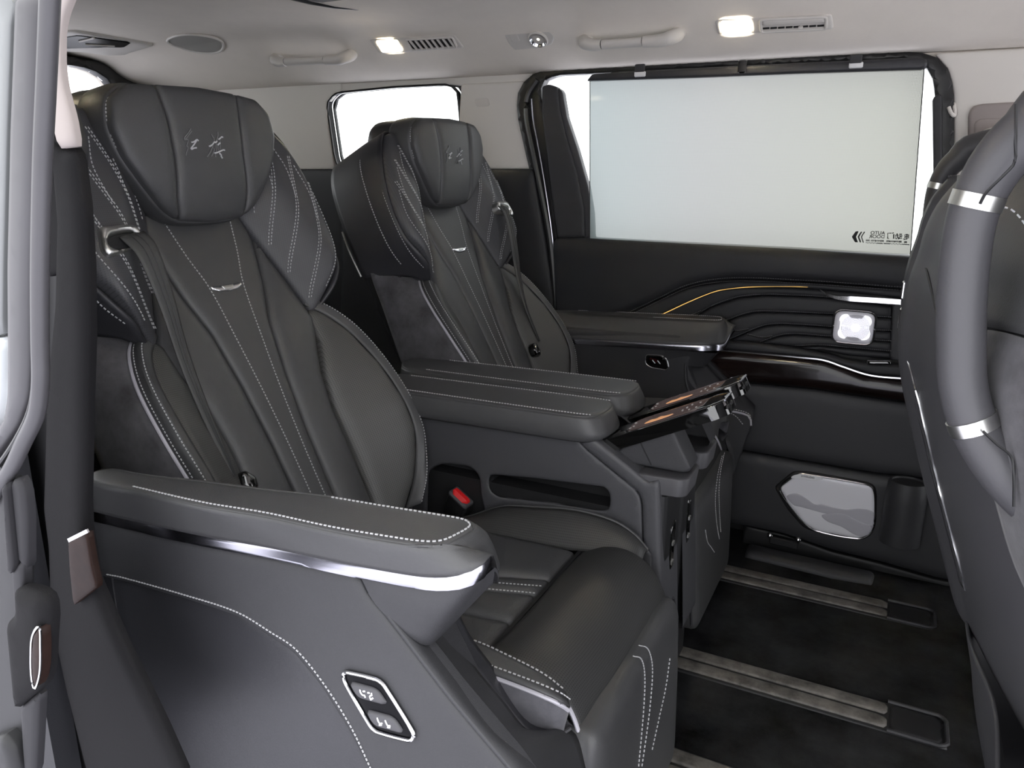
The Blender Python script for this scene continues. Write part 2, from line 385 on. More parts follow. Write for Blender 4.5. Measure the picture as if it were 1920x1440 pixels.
# sunroof shade set in the roof
so = sroot('trim_1', (-1.1, 1.2, 1.41))
CZ = Fr((0, 0, 1.408), (1, 0, 0), (0, -1, 0))
sun = CZ.ab([(560, -4), (600, 4), (650, 11), (690, 12), (760, 9), (870, 0), (990, -12)])
MB().panel([(-1.40, -1.50), (-1.396, -1.60), (-1.382, -1.656), (-1.349, -1.72), (-1.302, -1.748), (-1.203, -1.771), (-1.0, -1.785), (.3, -1.79), (.4, -1.7), (.4, -.9), (.3, -.85), (-1.3, -.85), (-1.4, -.92)], CZ, .004, .02, .004, .08).build('shade_panel', M('sunroof_grey', (.20, .195, .185), .8), so)
MB().tube([CZ.w(a, b, .004) for a, b in [(-1.40, -1.50), (-1.396, -1.60), (-1.382, -1.656), (-1.349, -1.72), (-1.302, -1.748), (-1.203, -1.771), (-1.0, -1.785), (.3, -1.79), (.4, -1.7), (.4, -.9), (.3, -.85), (-1.3, -.85), (-1.4, -.92)]], .006, 6, True, 80).build('rubber_seal', RUB, so)

# far side wall: beige upper trim with the window openings, dark lower trim
WY = FY(2.085)
q_open = rounded(WY.ab([(612, 192), (628, 174), (740, 163), (838, 158), (857, 166), (862, 215), (868, 330), (642, 330), (628, 300)]), .02)
seal_out = WY.ab([(1004, 140), (1040, 131), (1200, 121), (1400, 109), (1600, 101), (1710, 99), (1752, 107), (1778, 132), (1787, 175), (1788, 300), (1786, 500), (1786, 760), (1050, 700), (1038, 560), (1024, 450), (1004, 350), (984, 262), (974, 210), (978, 168)])
hole = [tuple(q) for q in resample(seal_out, 90, True, False)]
wb = sroot('wall_far', (0, 2.08, 0))
# beige pieces are separate mouldings: rear pillar, pillar between the windows, header, front pillar
def wallpiece(px, name, mat, y=2.08, bulge=.006, r=.012, depth=.02, corner=.006, res=.014):
    f = FY(y); return MB().panel(f.ab(px), f, bulge, r, depth, res, corner=corner).build(name, mat, wb)
wallpiece([(275, 90), (560, 90), (640, 110), (640, 172), (628, 174), (612, 193), (616, 240), (628, 317), (480, 317), (260, 317)], 'rear_pillar_trim', BEIGE, 2.083, .003)
wallpiece([(865, 158), (985, 152), (974, 210), (984, 262), (1000, 317), (866, 317), (862, 215)], 'middle_pillar_trim', BEIGE, 2.083, .004)
wallpiece([(560, 120), (860, 110), (1000, 100), (1006, 138), (984, 156), (862, 160), (838, 157), (740, 162), (628, 173), (612, 193), (560, 192)], 'header_trim', BEIGE, 2.088, .002)
wallpiece([(1752, 100), (1930, 90), (1960, 640), (1788, 560), (1788, 175), (1778, 132)], 'front_pillar_trim', BEIGE, 2.083, .004)
wallpiece([(1000, 60), (1930, 20), (1930, 112), (1760, 110), (1710, 99), (1400, 109), (1040, 131), (1004, 140)], 'door_header_trim', HEAD, 2.092, .001)
wallpiece([(240, 317), (628, 317), (640, 328), (660, 560), (640, 1100), (240, 1100)], 'rear_lower_trim', DOORM, 2.07, .006, .03, .03)
wallpiece([(640, 300), (872, 317), (1001, 317), (1024, 450), (1040, 560), (1050, 760), (640, 800)], 'middle_lower_trim', DOORM, 2.066, .012, .05, .03)
MB().sweep(Y(2.076, [(640, 318), (760, 318), (900, 318), (1001, 318)]), [(-.004, -.002), (.004, -.002), (.004, .002), (-.004, .002)]).build('belt_joint', PLASD, wb)
f = FY(2.081)
MB().panel(f.ab([(889, 184), (917, 183), (921, 200), (893, 202)]), f, .0025, .004, .003, .01, corner=.006).build('airbag_badge', HEADP, wb)
# plain panel behind it all, so that no daylight leaks through joints
MB().panel([(XR, 0), (XF, 0), (XF, 1.27), (XR, 1.27)], FY(2.12), 0, .01, .01, .05, corner=0, holes=[resample(q_open, 40, True, False), resample(WY.ab([(1012, 150), (1040, 134), (1400, 118), (1733, 110), (1760, 130), (1772, 180), (1768, 300), (1750, 484), (1108, 452), (1070, 380), (1040, 280), (1016, 200)]), 60, True, False)]).build('outer_skin', PLASD, wb)

# windows
w2 = sroot('window_2', (-1.5, 2.1, 1.1)); f = FY(2.11)
MB().panel(q_open, f, 0, .01, .004, .05, corner=0).build('pane', GLASS, w2)
m = MB().tube([WY.w(a, b, .0) for a, b in resample(q_open, 60, True, False)], .0035, 6, True, 60, False); m.build('rubber_seal', RUB, w2)
rev = MB().patch([[WY.w(a, b, .0) for a, b in resample(q_open, 60, True, False)], [WY.w(a, b, -.02) for a, b in resample(q_open, 60, True, False)]], 60, 3, True, cs=False); rev.build('window_frame', BLK, w2)
# rear wall with the tailgate glass
wr = sroot('wall_rear', (XR, 1.28, 0)); f = FX(-2.5)
g_open = f.ab([(60, 110), (115, 121), (150, 124), (185, 136), (207, 152), (217, 172), (212, 215)]) ; g_open = g_open + [(1.70, .95), (.9, .95), (.86, 1.3)]
d_out = f.ab([(40, 92), (118, 104), (200, 115), (250, 128), (276, 143), (292, 165), (300, 260)]) + [(2.06, .9), (.6, .9), (.6, 1.37)]
MB().panel(d_out, f, .004, .02, .04, .05, holes=[resample(g_open, 60, True, False)]).build('tailgate_frame', RUB, wr)
MB().panel([(.4, 0), (2.12, 0), (2.12, .96), (.4, .96)], FX(-2.53), .004, .02, .03, .1, corner=.01).build('tailgate_trim', DOORM, wr)
MB().panel([(.4, .9), (2.12, .9), (2.12, 1.45), (.4, 1.45)], FX(-2.535), 0, .02, .02, .05, corner=0, holes=[resample(g_open, 60, True, False)]).build('rear_panel', HEAD, wr)
w3 = sroot('window_3', (-2.54, 1.2, 1.1)); MB().panel(g_open, FX(-2.53), 0, .01, .004, .08).build('pane', GLASS, w3)

# near side: rear wing wall behind the open doorway, pillar trim
wn = sroot('wall_near', (-.75, .46, 0))
MB().panel([(XR, 0), (-.84, 0), (-.84, .98), (-.74, 1.0), (-.72, 1.28), (XR, 1.28)], Fr((0, .44, 0), (1, 0, 0), (0, 0, 1)), 0, .01, .03, .08, corner=0).build('rear_side_panel', DOORM, wn)
f = FY(.462)
MB().panel(f.ab([(112, 283), (146, 276), (149, 288), (163, 382), (170, 500), (172, 624), (168, 762), (165, 937), (167, 990), (184, 1087), (212, 1152), (240, 1215), (275, 1285), (311, 1360), (352, 1452), (170, 1452), (129, 1289), (100, 1155), (96, 1022), (87, 950), (94, 728), (109, 571), (111, 485), (113, 420), (98, 230), (105, 240)]), f, .008, .016, .006, .012, corner=.004).build('pillar_trim', PILM, wn)
MB().panel(FY(.474).ab([(88, 185), (113, 274), (150, 286), (163, 382), (150, 500), (90, 520), (84, 300)]), FY(.474), .004, .01, .006, .012, corner=.004).build('pillar_side_trim', PILM, wn)
f = FY(.456)
MB().panel(f.ab([(100, -30), (145, -30), (132, 0), (121, 28), (115, 62), (115, 121), (120, 160), (137, 222), (146, 274), (113, 279), (100, 225), (90, 187), (95, 104)]), f, .005, .010, .005, .01, corner=.003).build('upper_pillar_trim', PINKB, wn)
f = FY(.447)
MB().panel(f.ab([(129, 1014), (165, 996), (169, 1024), (176, 1065), (185, 1099), (139, 1135), (132, 1069)]), f, .002, .004, .006, .01, corner=.002).build('wood_insert', WOODB, wn, label='brown wood veneer insert')
MB().sweep(Y(.446, [(129, 1013), (147, 1004), (165, 995)]), [(-.001, -.002), (.001, -.002), (.001, .002), (-.001, .002)]).build('chrome_line', CHR, wn)
f = FY(.49)
MB().panel(f.ab([(40, 700), (80, 640), (84, 180), (112, 270), (111, 485), (109, 571), (94, 728), (87, 950), (97, 1120), (100, 1200), (124, 1290), (164, 1450), (108, 1450), (72, 1318), (30, 1250), (20, 1000)]), f, .002, .01, .03, .02, corner=.003).build('door_jamb', PLASD, wn)
f = FY(.484); MB().panel(f.ab([(60, 1322), (72, 1320), (82, 1352), (104, 1452), (50, 1452)]), f, .002, .004, .004, .01, corner=.002).build('painted_rocker', PAINT, wn, label='pale painted body seen through the gap')
f = FY(.478); MB().lathe([(.0165, 0), (.0165, .006), (.012, .009), (.010, .004), (.006, .004), (.006, .010), (0, .011)], Fr(f.hit(42, 884), (1, 0, 0), (0, 0, 1)), 20).build('rubber_buffer', PLASD, wn)
# door sill below the near opening
MB().panel([(-.84, .40), (XF, .40), (XF, .50), (-.84, .50)], FZ(.005), .004, .01, .05, .06, corner=.006).build('sill_plate', PLASD, wn)

# ------------------------------------------------------------------ near sliding door, pushed back and open
d2 = sroot('door_2', (-.6, .34, 0)); f = FY(.34)
MB().panel(f.ab([(-80, -20), (25, -20), (20, 120), (15, 250), (8, 500), (6, 632), (-80, 630)]), f, .003, .006, .006, .02, corner=.003).build('door_skin', PAINT, d2, label='pale silver painted skin')
MB().panel(f.ab([(-60, 634), (4, 634), (6, 700), (3, 760), (-10, 800), (-60, 840)]), f.up(.002), .002, .004, .02, .02, corner=.004).build('lower_pane', M('pane_white_reflection', (.75, .78, .8), .15, coat=1), d2)  # white reflection in the glass, put into the pane's colour
MB().panel(f.ab([(26, -10), (38, -10), (26, 250), (21, 500), (22, 690), (18, 720), (9, 640), (9, 500), (17, 250)]), f.up(-.004), .001, .002, .02, .02, corner=.001).build('glass_run_channel', RUB, d2)
MB().panel(f.ab([(36, -10), (84, -10), (80, 120), (72, 300), (64, 500), (62, 690), (58, 745), (40, 795), (0, 850), (-60, 890), (-60, 850), (-4, 812), (14, 780), (20, 740), (21, 690), (20, 500), (26, 250)]), f, .006, .010, .004, .012, corner=.004).build('window_frame', RUBG, d2)
MB().tube(Y(.336, [(94, -10), (87, 150), (80, 300), (75, 500), (75, 640), (76, 715), (69, 775), (45, 828), (20, 880), (-20, 940)]), .0062, 10, n=60).build('rubber_seal', RUBG, d2)
MB().tube(Y(.336, [(82, -10), (76, 150), (70, 300), (65, 500), (65, 650), (65, 710), (57, 765), (38, 810), (8, 858), (-30, 905)]), .0022, 8, n=60).build('seal_lip', RUB, d2)
f = FY(.33)
MB().panel(f.ab([(-40, 905), (8, 905), (20, 1075), (24, 1180), (36, 1310), (44, 1452), (-60, 1452)]), f.up(-.012), .004, .012, .008, .02, corner=.004).build('door_trim', PLASD, d2)
MB().panel(f.ab([(17, 1074), (38, 1050), (41, 1147), (22, 1162)]), f.up(-.004), .003, .005, .006, .01, corner=.002).build('trim_post', DTRM, d2)
MB().panel(f.ab([(7, 911), (13, 905), (28, 1062), (24, 1074), (17, 1076)]), f, .003, .004, .006, .01, corner=.002).build('pull_handle', DTRM, d2)
MB().panel(f.ab([(11, 904), (26, 898), (36, 922), (41, 975), (42, 1066), (36, 1074), (27, 1060)]), f.up(-.006), .004, .006, .006, .01, corner=.003).build('pull_handle', DTRM, d2)
ab = MB().panel(f.ab([(22, 1162), (39, 1145), (37, 1097), (58, 1099), (84, 1108), (98, 1121), (101, 1155), (98, 1200), (96, 1250), (88, 1280), (71, 1297), (37, 1327)]), f, .010, .014, .006, .010, corner=.004).build('door_armrest', PILM, d2)
MB().panel(f.ab([(86, 1179), (99, 1162), (101, 1200), (100, 1240), (96, 1262), (89, 1277), (84, 1256), (83, 1215)]), f.up(.010), .002, .003, .008, .006, corner=.002).build('wood_insert', WOODB, ab)
MB().tube([f.w(a, b, .0115) for a, b in f.ab([(86, 1179), (99, 1162), (101, 1200), (100, 1240), (96, 1262), (89, 1277), (84, 1256), (83, 1215)])], .0011, 6, True, 50).build('chrome_surround', CHR, ab)
MB().panel(f.ab([(36, 1327), (71, 1297), (68, 1380), (64, 1452), (44, 1452), (40, 1400)]), f.up(-.003), .004, .008, .006, .012, corner=.003).build('lower_trim', DTRM, d2)
MB().panel(f.ab([(-30, 1390), (14, 1372), (26, 1385), (34, 1400), (44, 1452), (-30, 1452)]), f.up(.0), .008, .014, .02, .012, corner=.006).build('map_pocket', PLASD, d2)

# ------------------------------------------------------------------ far sliding door (closed)
d1 = sroot('door_1', (-.4, 2.06, 0)); f = FY(2.07)
inner = [(1014, 166), (1022, 149), (1045, 141), (1200, 134), (1400, 124), (1700, 112), (1735, 122), (1750, 150), (1755, 200), (1752, 330), (1746, 430), (1730, 483), (1420, 466), (1106, 449), (1090, 420), (1074, 350), (1056, 290), (1034, 240), (1016, 195)]
ho = resample(f.ab(inner), 110, True, False)
MB().panel(resample(WY.ab([(1004, 140), (1040, 131), (1200, 121), (1400, 109), (1600, 101), (1710, 99), (1752, 107), (1778, 132), (1787, 175), (1788, 300), (1786, 500), (1786, 760), (1050, 700), (1038, 560), (1024, 450), (1004, 350), (984, 262), (974, 210), (978, 168)]), 110, True), f, .004, .008, .03, .014, corner=0, holes=[ho]).build('window_frame', RUB, d1)
MB().tube(Y(2.06, [(1008, 150), (990, 180), (988, 220), (996, 262), (1014, 350), (1032, 450), (1042, 560), (1046, 680)]), .009, 8, n=50).build('rubber_seal', RUB, d1)
MB().tube(Y(2.055, [(997, 185), (1000, 225), (1008, 268), (1022, 350), (1036, 450), (1043, 540)]), .0022, 6, n=50).build('seal_lip', CHRD, d1)
f = FY(2.062)
MB().panel(f.ab([(1017, 162), (1030, 158), (1046, 164), (1050, 205), (1064, 262), (1082, 320), (1096, 390), (1098, 446), (1046, 448), (1036, 380), (1026, 290), (1016, 215)]), f, .005, .012, .02, .010, corner=.004).build('frame_trim', PLAS, d1)
MB().panel(f.ab([(1046, 164), (1054, 172), (1062, 220), (1082, 280), (1102, 350), (1110, 400), (1112, 450), (1096, 450), (1092, 390), (1078, 318), (1058, 250), (1048, 205)]), f.up(-.004), .002, .005, .02, .010, corner=.002).build('frame_edge', PLASG, d1)
MB().panel(f.ab([(1748, 185), (1760, 175), (1766, 180), (1766, 330), (1760, 490), (1738, 490), (1744, 430), (1750, 330)]), f.up(.004), .004, .006, .02, .010, corner=.004).build('frame_trim', PLAS, d1)
w1 = sroot('window_1', (-.4, 2.09, 1.0)); MB().panel(resample(f.ab(inner), 60, True, False), FY(2.10), 0, .01, .004, .06, corner=0).build('pane', GLASS, w1)
f = FY(2.045)
up_o = [(1038, 456), (1044, 446), (1110, 446), (1300, 456), (1500, 466), (1690, 478), (1730, 481), (1800, 485), (1800, 560), (1700, 545), (1620, 536), (1500, 528), (1370, 525), (1292, 537), (1230, 564), (1166, 593), (1120, 605), (1044, 608)]
MB().panel(f.ab(up_o), f, .018, .030, .03, .012, corner=.005).build('upper_pad', DOORM, d1)
f = FY(2.040)
MB().panel(f.ab([(1044, 610), (1120, 607), (1166, 595), (1230, 566), (1292, 539), (1370, 527), (1500, 530), (1620, 538), (1800, 552), (1800, 575), (1600, 548), (1500, 540), (1400, 540), (1345, 547), (1292, 567), (1205, 607), (1180, 625), (1044, 640)]), f, .006, .010, .02, .010, corner=.003).build('wave_band', DOORM, d1)
m = MB(); wl = [(1046, 604), (1110, 602), (1166, 590), (1230, 561), (1292, 533), (1370, 521), (1500, 525), (1620, 533), (1790, 546)]
m.dashes(Y(2.028, wl), .006, .6, .0010, (0, -1, 0)); m.dashes(Y(2.032, [(u, v + 6) for u, v in wl]), .006, .6, .0009, (0, -1, 0)); m.build('stitching', THRD, d1, kind='stuff')
MB().tube(Y(2.036, [(1203, 604), (1240, 590), (1292, 566), (1345, 545.5), (1400, 538.5), (1480, 537), (1560, 540)]), .0011, 6, n=50).build('ambient_light_line', GOLD, d1)
# quilted waves: one padded band between each two seams
f = FY(2.05)
def zq(p): return [(1040 + x / 2.909, 500 + y / 2.909) for x, y in p]
Lw = [zq([(400, 340), (465, 308), (560, 258), (700, 173), (850, 119), (1000, 109), (1300, 112), (1480, 124), (1840, 150)]),
      zq([(600, 356), (740, 290), (850, 222), (1000, 170), (1150, 156), (1300, 160), (1480, 170), (1840, 215)]),
      zq([(790, 376), (900, 320), (1000, 272), (1100, 248), (1250, 250), (1520, 262), (1700, 273), (1840, 281)]),
      zq([(950, 402), (1060, 355), (1150, 322), (1250, 315), (1510, 332), (1700, 347), (1840, 354)]),
      zq([(1120, 416), (1220, 380), (1300, 370), (1510, 385), (1700, 402), (1840, 411)]),
      zq([(1310, 437), (1450, 432), (1600, 445), (1840, 466)]),
      zq([(1300, 444), (1450, 455), (1600, 485), (1840, 505)])]
st = MB()
for i in range(6):
    a, b = Lw[i], Lw[i + 1]
    if i == 5: o = a + b[::-1]
    else: o = a + b[::-1] + [((a[0][0] + b[0][0]) / 2, (a[0][1] + b[0][1]) / 2 + 1)]
    ab_ = f.ab(o); MB().panel(ab_, f, .007, .012, .015, .009, corner=.001).build('quilted_band', DOORM, d1)
    if 0 < i: st.dashes(Y(2.042, [(u, v - 2.2) for u, v in resample(a, 30)]), .0045, .6, .0011, (0, -1, 0))
for br in ([(570, 262), (650, 272), (740, 267), (800, 243)], [(745, 290), (830, 312), (900, 302), (960, 285)], [(910, 335), (990, 352), (1060, 342)], [(1050, 370), (1130, 387), (1190, 380)]):
    q = zq(br); st.dashes(Y(2.0415, [(u, v - 1.5) for u, v in q]), .0045, .6, .0011, (0, -1, 0))
    MB().tube(Y(2.0425, q), .0022, 6, n=20).build('quilt_seam', PLASD, d1)
st.build('quilt_stitching', THRD, d1, kind='stuff')
MB().panel(f.ab([(1180, 625), (1205, 606), (1292, 566), (1345, 547), (1400, 540), (1600, 548), (1700, 552), (1700, 700), (1180, 680)]), f.up(-.012), .002, .01, .02, .02, corner=.002).build('quilt_backing', PLASD, d1)
# chrome pull, tweeter, ledge, veneer strip, lower panel
MB().sweep(YV([(1536, 541, 2.04), (1546, 549, 2.032), (1566, 557, 2.026), (1600, 560, 2.024), (1650, 563, 2.024), (1705, 567, 2.024)]), [(-.006, -.0045), (.006, -.006), (.006, .006), (-.006, .0045)], (0, 0, 1), n=24, scale=[.15 + .85 * min(1, i / 9) for i in range(24)]).build('pull_handle', CHR, d1, label='chrome pull handle')
MB().panel(f.ab([(1674, 568), (1696, 569), (1693, 676), (1668, 674)]), f.up(.004), .003, .006, .015, .01, corner=.003).build('end_pad', PLAS, d1)
tp = Fr(FY(2.045).hit(1601, 613), (1, 0, 0), (0, 0, 1)); hw, hh = .0475, .041
def sq(k, r): return [(-hw*k, -hh*k), (hw*k, -hh*k), (hw*k, hh*k), (-hw*k, hh*k)]
tw = MB().panel(sq(1, 0), tp, .009, .010, .006, .006, corner=.022).build('tweeter', GRIL, d1, label='lit silver square tweeter with round grille')
MB().tube([tp.w(a, b, .006) for a, b in rounded(sq(1.0, 0), .022)], .003, 8, True, 60).build('chrome_surround', CHR, tw)
m = MB()
for k in range(11): m.tube([tp.w(.004 + r_ * cos(t), r_ * sin(t), .0102) for r_ in [.010 + .0022 * k] for t in np.linspace(0, 2*pi, 33)[:-1]], .0006, 5, True)
m.build('grille_rings', GRIL2, tw, kind='stuff')
MB().lathe([(.009, .009), (.009, .0115), (.006, .013), (0, .0135)], Fr(tp.w(.004, 0), (1, 0, 0), (0, 0, 1)), 24).build('glow_lens', LEDW, tw)
MB().panel(rounded([(-.036, -.031), (.04, -.031), (.04, .033), (-.036, .033)], .018), tp.up(.0082), .001, .003, .001, .01, corner=0).build('glow_panel', M('tweeter_glow', (.8, .8, .85), .5, emis=((.93, .93, 1.0), .75)), tw)
f = FY(2.03)
MB().panel(f.ab([(1040, 640), (1180, 640), (1330, 636), (1430, 645), (1500, 654), (1555, 665), (1590, 676), (1640, 682), (1800, 690), (1800, 712), (1690, 708), (1630, 703), (1580, 688), (1545, 676), (1500, 671), (1340, 655), (1040, 655)]), f, .006, .012, .02, .012, corner=.004).build('ledge', DOORM, d1)
f = FY(2.02)
wood = MB().panel(f.ab([(1330, 656), (1500, 671), (1545, 676), (1580, 688), (1630, 705), (1690, 711), (1800, 716), (1800, 760), (1690, 752), (1600, 739), (1520, 727), (1400, 716), (1300, 708), (1200, 704), (1200, 650)]), f, .012, .025, .03, .012, corner=.006).build('veneer_strip', WOOD, d1, label='glossy dark brown wood veneer strip')
MB().sweep(Y(2.012, [(1330, 655), (1400, 661), (1500, 670), (1545, 675), (1580, 687), (1630, 703), (1690, 709), (1790, 714)]), [(-.003, -.0016), (.003, -.0016), (.003, .0016), (-.003, .0016)], n=40).build('chrome_line', CHR, wood)
sw = MB().panel(FY(2.02).ab([(1626, 676), (1670, 677), (1671, 684), (1628, 684)]), FY(2.02), .003, .004, .01, .006, corner=.002).build('window_switch', GLOSS, d1)
MB().tube(Y(2.016, [(1627, 684), (1626, 676), (1670, 677), (1671, 680)]), .0012, 6, n=24, smooth=False).build('chrome_surround', CHR, sw)
f = FY(2.035)
MB().panel(f.ab([(1200, 700), (1300, 710), (1400, 718), (1520, 729), (1600, 741), (1690, 754), (1800, 764), (1800, 905), (1640, 886), (1390, 843), (1200, 815)]), f, .010, .03, .03, .015, corner=.006).build('lower_panel', DOORL, d1)
f = FY(2.03)
kick = MB().panel(f.ab([(1180, 812), (1390, 846), (1640, 890), (1800, 910), (1800, 1090), (1755, 1082), (1650, 1052), (1560, 1030), (1470, 1000), (1400, 985), (1180, 950)]), f, .012, .03, .05, .014, corner=.008).build('kick_panel', DOORL, d1)
# lower speaker
sf = FY(2.018)
def k7(p): return [(1250 + x / 3.2, 750 + y / 3.2) for x, y in p]
so_ = k7([(645, 520), (760, 425), (850, 428), (1200, 490), (1248, 510), (1262, 560), (1256, 740), (1235, 800), (1150, 838), (900, 795), (820, 765), (720, 650)])
si_ = k7([(680, 522), (790, 440), (850, 443), (1190, 500), (1235, 520), (1250, 580), (1246, 740), (1220, 800), (1150, 826), (900, 780), (830, 735), (740, 630)])
spk = MB().panel(sf.ab(so_), sf, .005, .008, .015, .008, corner=.010).build('lower_speaker', PLASD, d1)
MB().panel(sf.ab(si_), sf.up(.005), .004, .010, .006, .008, corner=.010).build('speaker_grille', GRIL, spk, label='silver grille with mountain ridges')
MB().tube([sf.w(a, b, .0065) for a, b in sf.ab(si_)], .0022, 6, True, 90).build('chrome_surround', CHR, spk)
g = sf.up(.0094)
m1 = k7([(722, 575), (780, 560), (840, 590), (890, 625), (930, 625), (1010, 645), (1080, 655), (1165, 652), (1238, 672), (1240, 720), (1225, 775), (1150, 745), (1060, 705), (1000, 692), (900, 668), (800, 640), (760, 630)])
m2 = k7([(930, 690), (1060, 682), (1130, 715), (1200, 745), (1230, 752), (1215, 795), (1150, 815), (1050, 760), (960, 725)])
MB().panel(g.ab(m1), g, .0008, .003, .0005, .008).build('ridge_relief', GRIL2, spk); MB().panel(g.ab(m2), g.up(.0008), .0008, .003, .0005, .008).build('ridge_relief', GRIL2, spk)
MB().panel(g.ab(k7([(760, 452), (800, 444), (920, 462), (945, 470), (905, 488), (740, 468)])), g, .0008, .002, .0005, .008, corner=.002).build('name_plate', WHT, spk)
na = g.ab([(1502, 893.5), (1525, 897)]); nf = Fr(g.w(*na[0], .0012), np.array(g.w(*na[1])) - np.array(g.w(*na[0])), (0.12, 0, 1)); nf = Fr(nf.O, nf.A, np.cross((0, -1, 0), nf.A))
text('speaker_lettering', 'DYNAUDIO', nf, 0, 0, .0062, PLASD, spk, ext=.0002, bold=.0001)
# cup pocket moulded in the kick panel
cp = Fr(FY(1.985).hit(1703, 905), (1, 0, 0), (0, 1, 0)); cp.O[2] = FY(1.985).hit(1703, 905)[2]
MB().lathe([(.030, -.035), (.034, -.002), (.0365, .004), (.041, .004), (.044, -.002), (.046, -.05), (.046, -.16)], cp, 36, 1.0, .85).build('cup_pocket', DOORL, d1)
MB().lathe([(0, -.04), (.033, -.04), (.035, 0)], cp, 36, 1, .85).build('pocket_liner', PLASD, d1)
MB().panel(FY(2.045).ab([(1395, 985), (1470, 1002), (1560, 1034), (1650, 1056), (1755, 1086), (1800, 1094), (1800, 1130), (1755, 1120), (1640, 1090), (1390, 1030)]), FY(2.045), .004, .01, .03, .02, corner=.004).build('sill_trim', PLASD, d1)
for u, v in ((1444, 1003), (1497, 1011)):
    MB().lathe([(.0075, 0), (.0075, .006), (.005, .009), (0, .010)], Fr(FY(2.02).hit(u, v), (1, 0, 0), (0, 0, 1)), 16).build('bolt', CHR, d1)
MB().box(FY(2.025).hit(1470, 1016), (.075, .02, .022), bev=.003).build('latch_box', PLASD, d1)

# ------------------------------------------------------------------ seat rails sunk in the carpet
def rail(px, lab, cover=None, w=None):
    f = FZ(.0); q = [FZ(.006).hit(u, v) for u, v in px]; c = np.mean(q, 0); c[2] = 0
    t = thing('seat_rail', lab, 'rail', c, 'seat rails in the floor'); x0, y0, x1, y1 = w
    MB().panel([(x0, y0), (x1, y0), (x1, y1), (x0, y1)], f, .004, .006, .004, .03, corner=.004).build('rail_channel', PLASD, t)
    wd = (y1 - y0 - .014) / 2 - .004
    for k in (0, 1):
        ya = y0 + .007 + k * (wd + .008)
        MB().panel([(x0 + .01, ya), (x1 - .10, ya), (x1 - .10, ya + wd), (x0 + .01, ya + wd)], f.up(.004), .005, .006, .005, .02, corner=.003).build('rail_strip', RAILM, t)
    MB().panel([(x1 - .095, y0 + .008), (x1 - .008, y0 + .008), (x1 - .008, y1 - .008), (x1 - .095, y1 - .008)], f.up(.004), .003, .006, .003, .02, corner=.004).build('end_cover', PLASD, t)
    MB().tube([f.w(a, b, .006) for a, b in [(x1 - .1, y1), (x1 - .01, y1), (x1, y1 - .01), (x1, y0 + .01), (x1 - .01, y0), (x1 - .1, y0)]], .004, 6, n=30, smooth=False).build('rail_lip', PLAS, t)
rail([(1290, 1210), (1750, 1370)], 'worn metal seat rail in the dark carpet, middle of the three', None, (-.42, 1.385, .19, 1.475))
rail([(1380, 1075), (1745, 1165)], 'worn metal seat rail in the dark carpet nearest the far door speaker', None, (-.42, 1.80, .18, 1.885))
rail([(1240, 1340), (1440, 1410)], 'worn metal seat rail at the bottom edge nearest the camera', None, (-.42, 1.075, .05, 1.165))
f = FZ(0)
kp = tag(MB().panel(f.ab([(1400, 1025), (1640, 1080), (1635, 1098), (1560, 1085), (1395, 1045)]), f, .018, .02, .004, .014, corner=.006).build('floor_trim_strip', PLAS), 'dark grey plastic trim strip on the carpet below the door speaker', 'trim')

# ------------------------------------------------------------------ the two reclining captain seats
TH = radians(26.3)
BR = Fr((-.826, .905, .475), (0, 1, 0), (-sin(TH), 0, cos(TH)))            # backrest plane: across, up the back
T2 = radians(4); HR = Fr((-1.0, .905, 1.04), (0, 1, 0), (-sin(T2), 0, cos(T2)))
HR_sgn = 1
def mir2(p): return [(-a, b) for a, b in p][::-1]
def sm(x): x = min(1, max(0, x)); return x * x * (3 - 2 * x)
WSEAM = np.array([(.085, .66), (.082, .55), (.090, .50), (.107, .458), (.140, .375), (.168, .296)])
def wing_n(a, b):
    p = np.array((abs(a), b)); best = 9.0
    for q, r in zip(WSEAM[:-1], WSEAM[1:]):
        d = r - q; t = min(1, max(0, (p - q) @ d / (d @ d))); best = min(best, np.linalg.norm(p - q - d * t))
    return .004 + .052 * sm(best / .085) ** .8 - .018 * sm((abs(a) - .225) / .04)
BE = ([-.13, -.06, .03, .09, .17, .25, .30, .335], [.035, .060, .078, .075, .058, .034, .014, -.004])
def bol_e(b): return float(np.interp(b, *BE))
def bol_n(a, b): return bol_e(b) * min(1.0, max(0.0, (abs(a) - .112) / .116)) ** 1.15
def strokes(m, fr, S, w, lift, N):
    for p in S:
        q = [fr.w(a, b, lift(a, b)) for a, b in p]
        m.sweep(q, [(-w/2, -w*.3), (w/2, -w*.3), (w/2, w*.4), (-w/2, w*.4)], N, n=max(4, 4 * len(q)))
